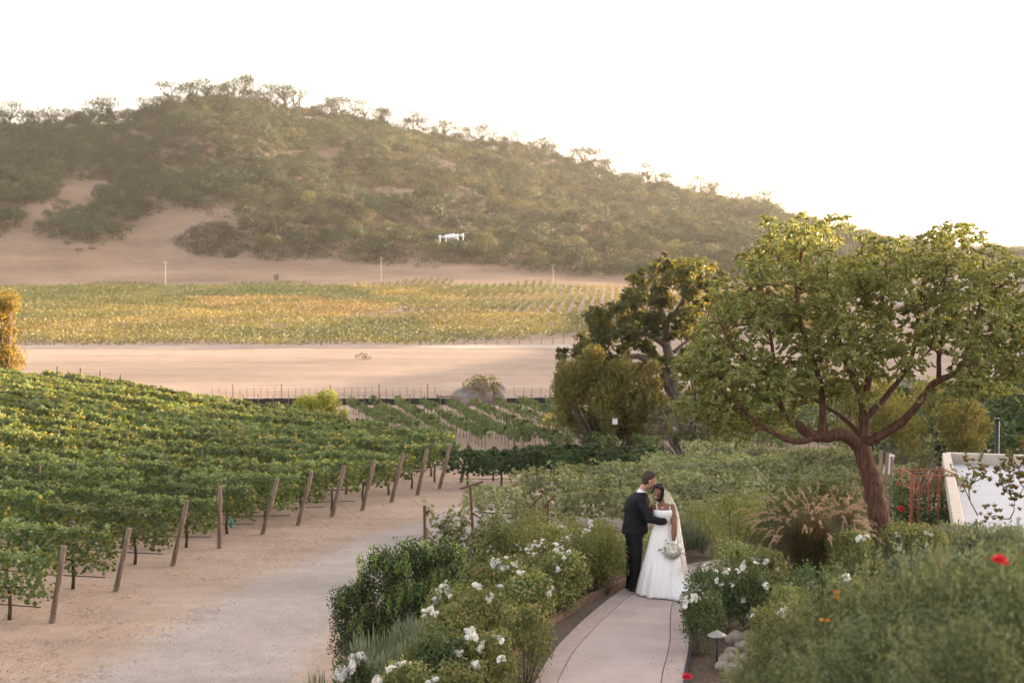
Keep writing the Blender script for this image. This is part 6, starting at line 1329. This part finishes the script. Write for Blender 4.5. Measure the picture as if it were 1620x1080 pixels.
g = Geo(); tube(g, [f((.080, -.027, -.041)), f((.096, -.010, -.047)), f((.098, 0, -.048)), f((.096, .010, -.047)), f((.080, .027, -.041))], .004, 8); tube(g, [f((.080, -.025, -.045)), f((.095, -.010, -.061)), f((.098, 0, -.063)), f((.095, .010, -.061)), f((.080, .025, -.045))], .0045, 8); put('lips', g.mesh('lips', pmat('lips', (.26, .05, .05), .4), True), wo_)
g = Geo(); th = np.linspace(-2.5, -.64, 14); P = [(.02 + .062 * math.cos(a), .055 + .085 * math.sin(a) , 1.335 - .045 * math.sin(-a) ) for a in th]; 
for p in P: ball(g, p, (.007, .007, .007), None, ICO1)
put('necklace', g.mesh('necklace', pmat('pearl', (.75, .72, .68), .25), True), wo_)
g = Geo(); ball(g, f((.01, .079, -.045)), (.006, .006, .012), Rm, ICO1); put('earring', g.mesh('earring', pmat('gold', (.7, .5, .25), .3, metal=1), True), wo_)
# veil: sheer sheet falling from the back of her head
vm, vnt, vout = M_new('sheer_veil'); vd = vnt.nodes.new('ShaderNodeBsdfDiffuse'); vd.inputs[0].default_value = (.90, .88, .88, 1); vt = vnt.nodes.new('ShaderNodeBsdfTranslucent'); vt.inputs[0].default_value = (.90, .88, .88, 1); vtr = vnt.nodes.new('ShaderNodeBsdfTransparent')
m1 = vnt.nodes.new('ShaderNodeMixShader'); m1.inputs[0].default_value = .45; m2 = vnt.nodes.new('ShaderNodeMixShader'); m2.inputs[0].default_value = .42; vnt.links.new(vd.outputs[0], m1.inputs[1]); vnt.links.new(vt.outputs[0], m1.inputs[2]); vnt.links.new(m1.outputs[0], m2.inputs[1]); vnt.links.new(vtr.outputs[0], m2.inputs[2]); vnt.links.new(m2.outputs[0], vout.inputs[0])
g = Geo(); nz, na = 40, 36; V = []
for i in range(nz):
    t = i / (nz - 1); z = 1.60 - 1.57 * t; w_ = np.interp(t, [0, .06, .2, .5, .8, 1], [.03, .08, .15, .21, .27, .34]); cx_ = np.interp(t, [0, .1, .3, 1], [.0, .06, .11, .14]); cy_ = np.interp(t, [0, .1, .4, 1], [.06, .15, .20, .26])
    for j in range(na):
        a = -0.35 + (math.pi + .7) * j / (na - 1) - .0; fo = 1 + .10 * math.sin(j * 1.5 + t * 2) * min(1, t * 3); V.append([cx_ + w_ * math.cos(a) * fo, cy_ + w_ * .55 * math.sin(a) * fo, z])
Q = [[i * na + j, i * na + j + 1, (i + 1) * na + j + 1, (i + 1) * na + j] for i in range(nz - 1) for j in range(na - 1)]; g.add(V, Q); put('veil', g.mesh('veil', vm, True), wo_)
# bouquet
bc = np.array([BX + .15, BY - .17, BZ + .675]); r = empty('bouquet', bc, 'bridal bouquet of white roses and leaves held in her left hand', 'bouquet', sc=.84); FB_ = [flower_mesh(.06) for _ in range(3)]
for k in range(34):
    u = unit(1)[0]; u[1] = -abs(u[1]) * .8; p = u * np.array([.15, .10, .12]); fl = put('flower', FB_[k % 3], r, p, Vector(u).to_track_quat('Z', 'Y').to_euler(), R_.uniform(.75, 1.25))
g = Geo(); U = unit(40); leaves(g, U * np.array([.165, .11, .135]) * R_.uniform(1.0, 1.25, (40, 1)), .05, .4, d=U, jit=.5)
for d_ in ((-1, -.1, .12), (-1, -.1, .0), (-.5, -.2, .75), (.9, -.2, -.3)):
    d_ = nrm(np.array(d_)); P = d_ * np.linspace(.12, .26, 12)[:, None]; leaves(g, P + R_.normal(size=P.shape) * .008, .038, .4, d=np.repeat((d_ + np.array([0, 0, .4]))[None], 12, 0), jit=.8)
put('leaves', g.mesh('leaves', MT['rosedark']), r); g = Geo(); tube(g, [(.0, .0, .0), (.012, .03, .10), (.013, .045, .19)], [.025, .017, .02], 8); put('stems', g.mesh('stems', MT['midgreen'], True), r)
# ------------------------------------------------------------------ haze
hz = bpy.data.materials.new('haze_air'); hz.use_nodes = True; n_ = hz.node_tree; n_.nodes.clear()
ho = n_.nodes.new('ShaderNodeOutputMaterial'); pv = n_.nodes.new('ShaderNodeVolumePrincipled')
pv.inputs['Color'].default_value = (1.0, .94, .90, 1); pv.inputs['Density'].default_value = 0.000075; pv.inputs['Anisotropy'].default_value = .45
n_.links.new(pv.outputs[0], ho.inputs['Volume'])
g = Geo(); boxg(g, (850, 1575, 55), (3700, 3330, 200)); hb = put('haze', g.mesh('haze', hz)); tag(hb, kind='stuff')
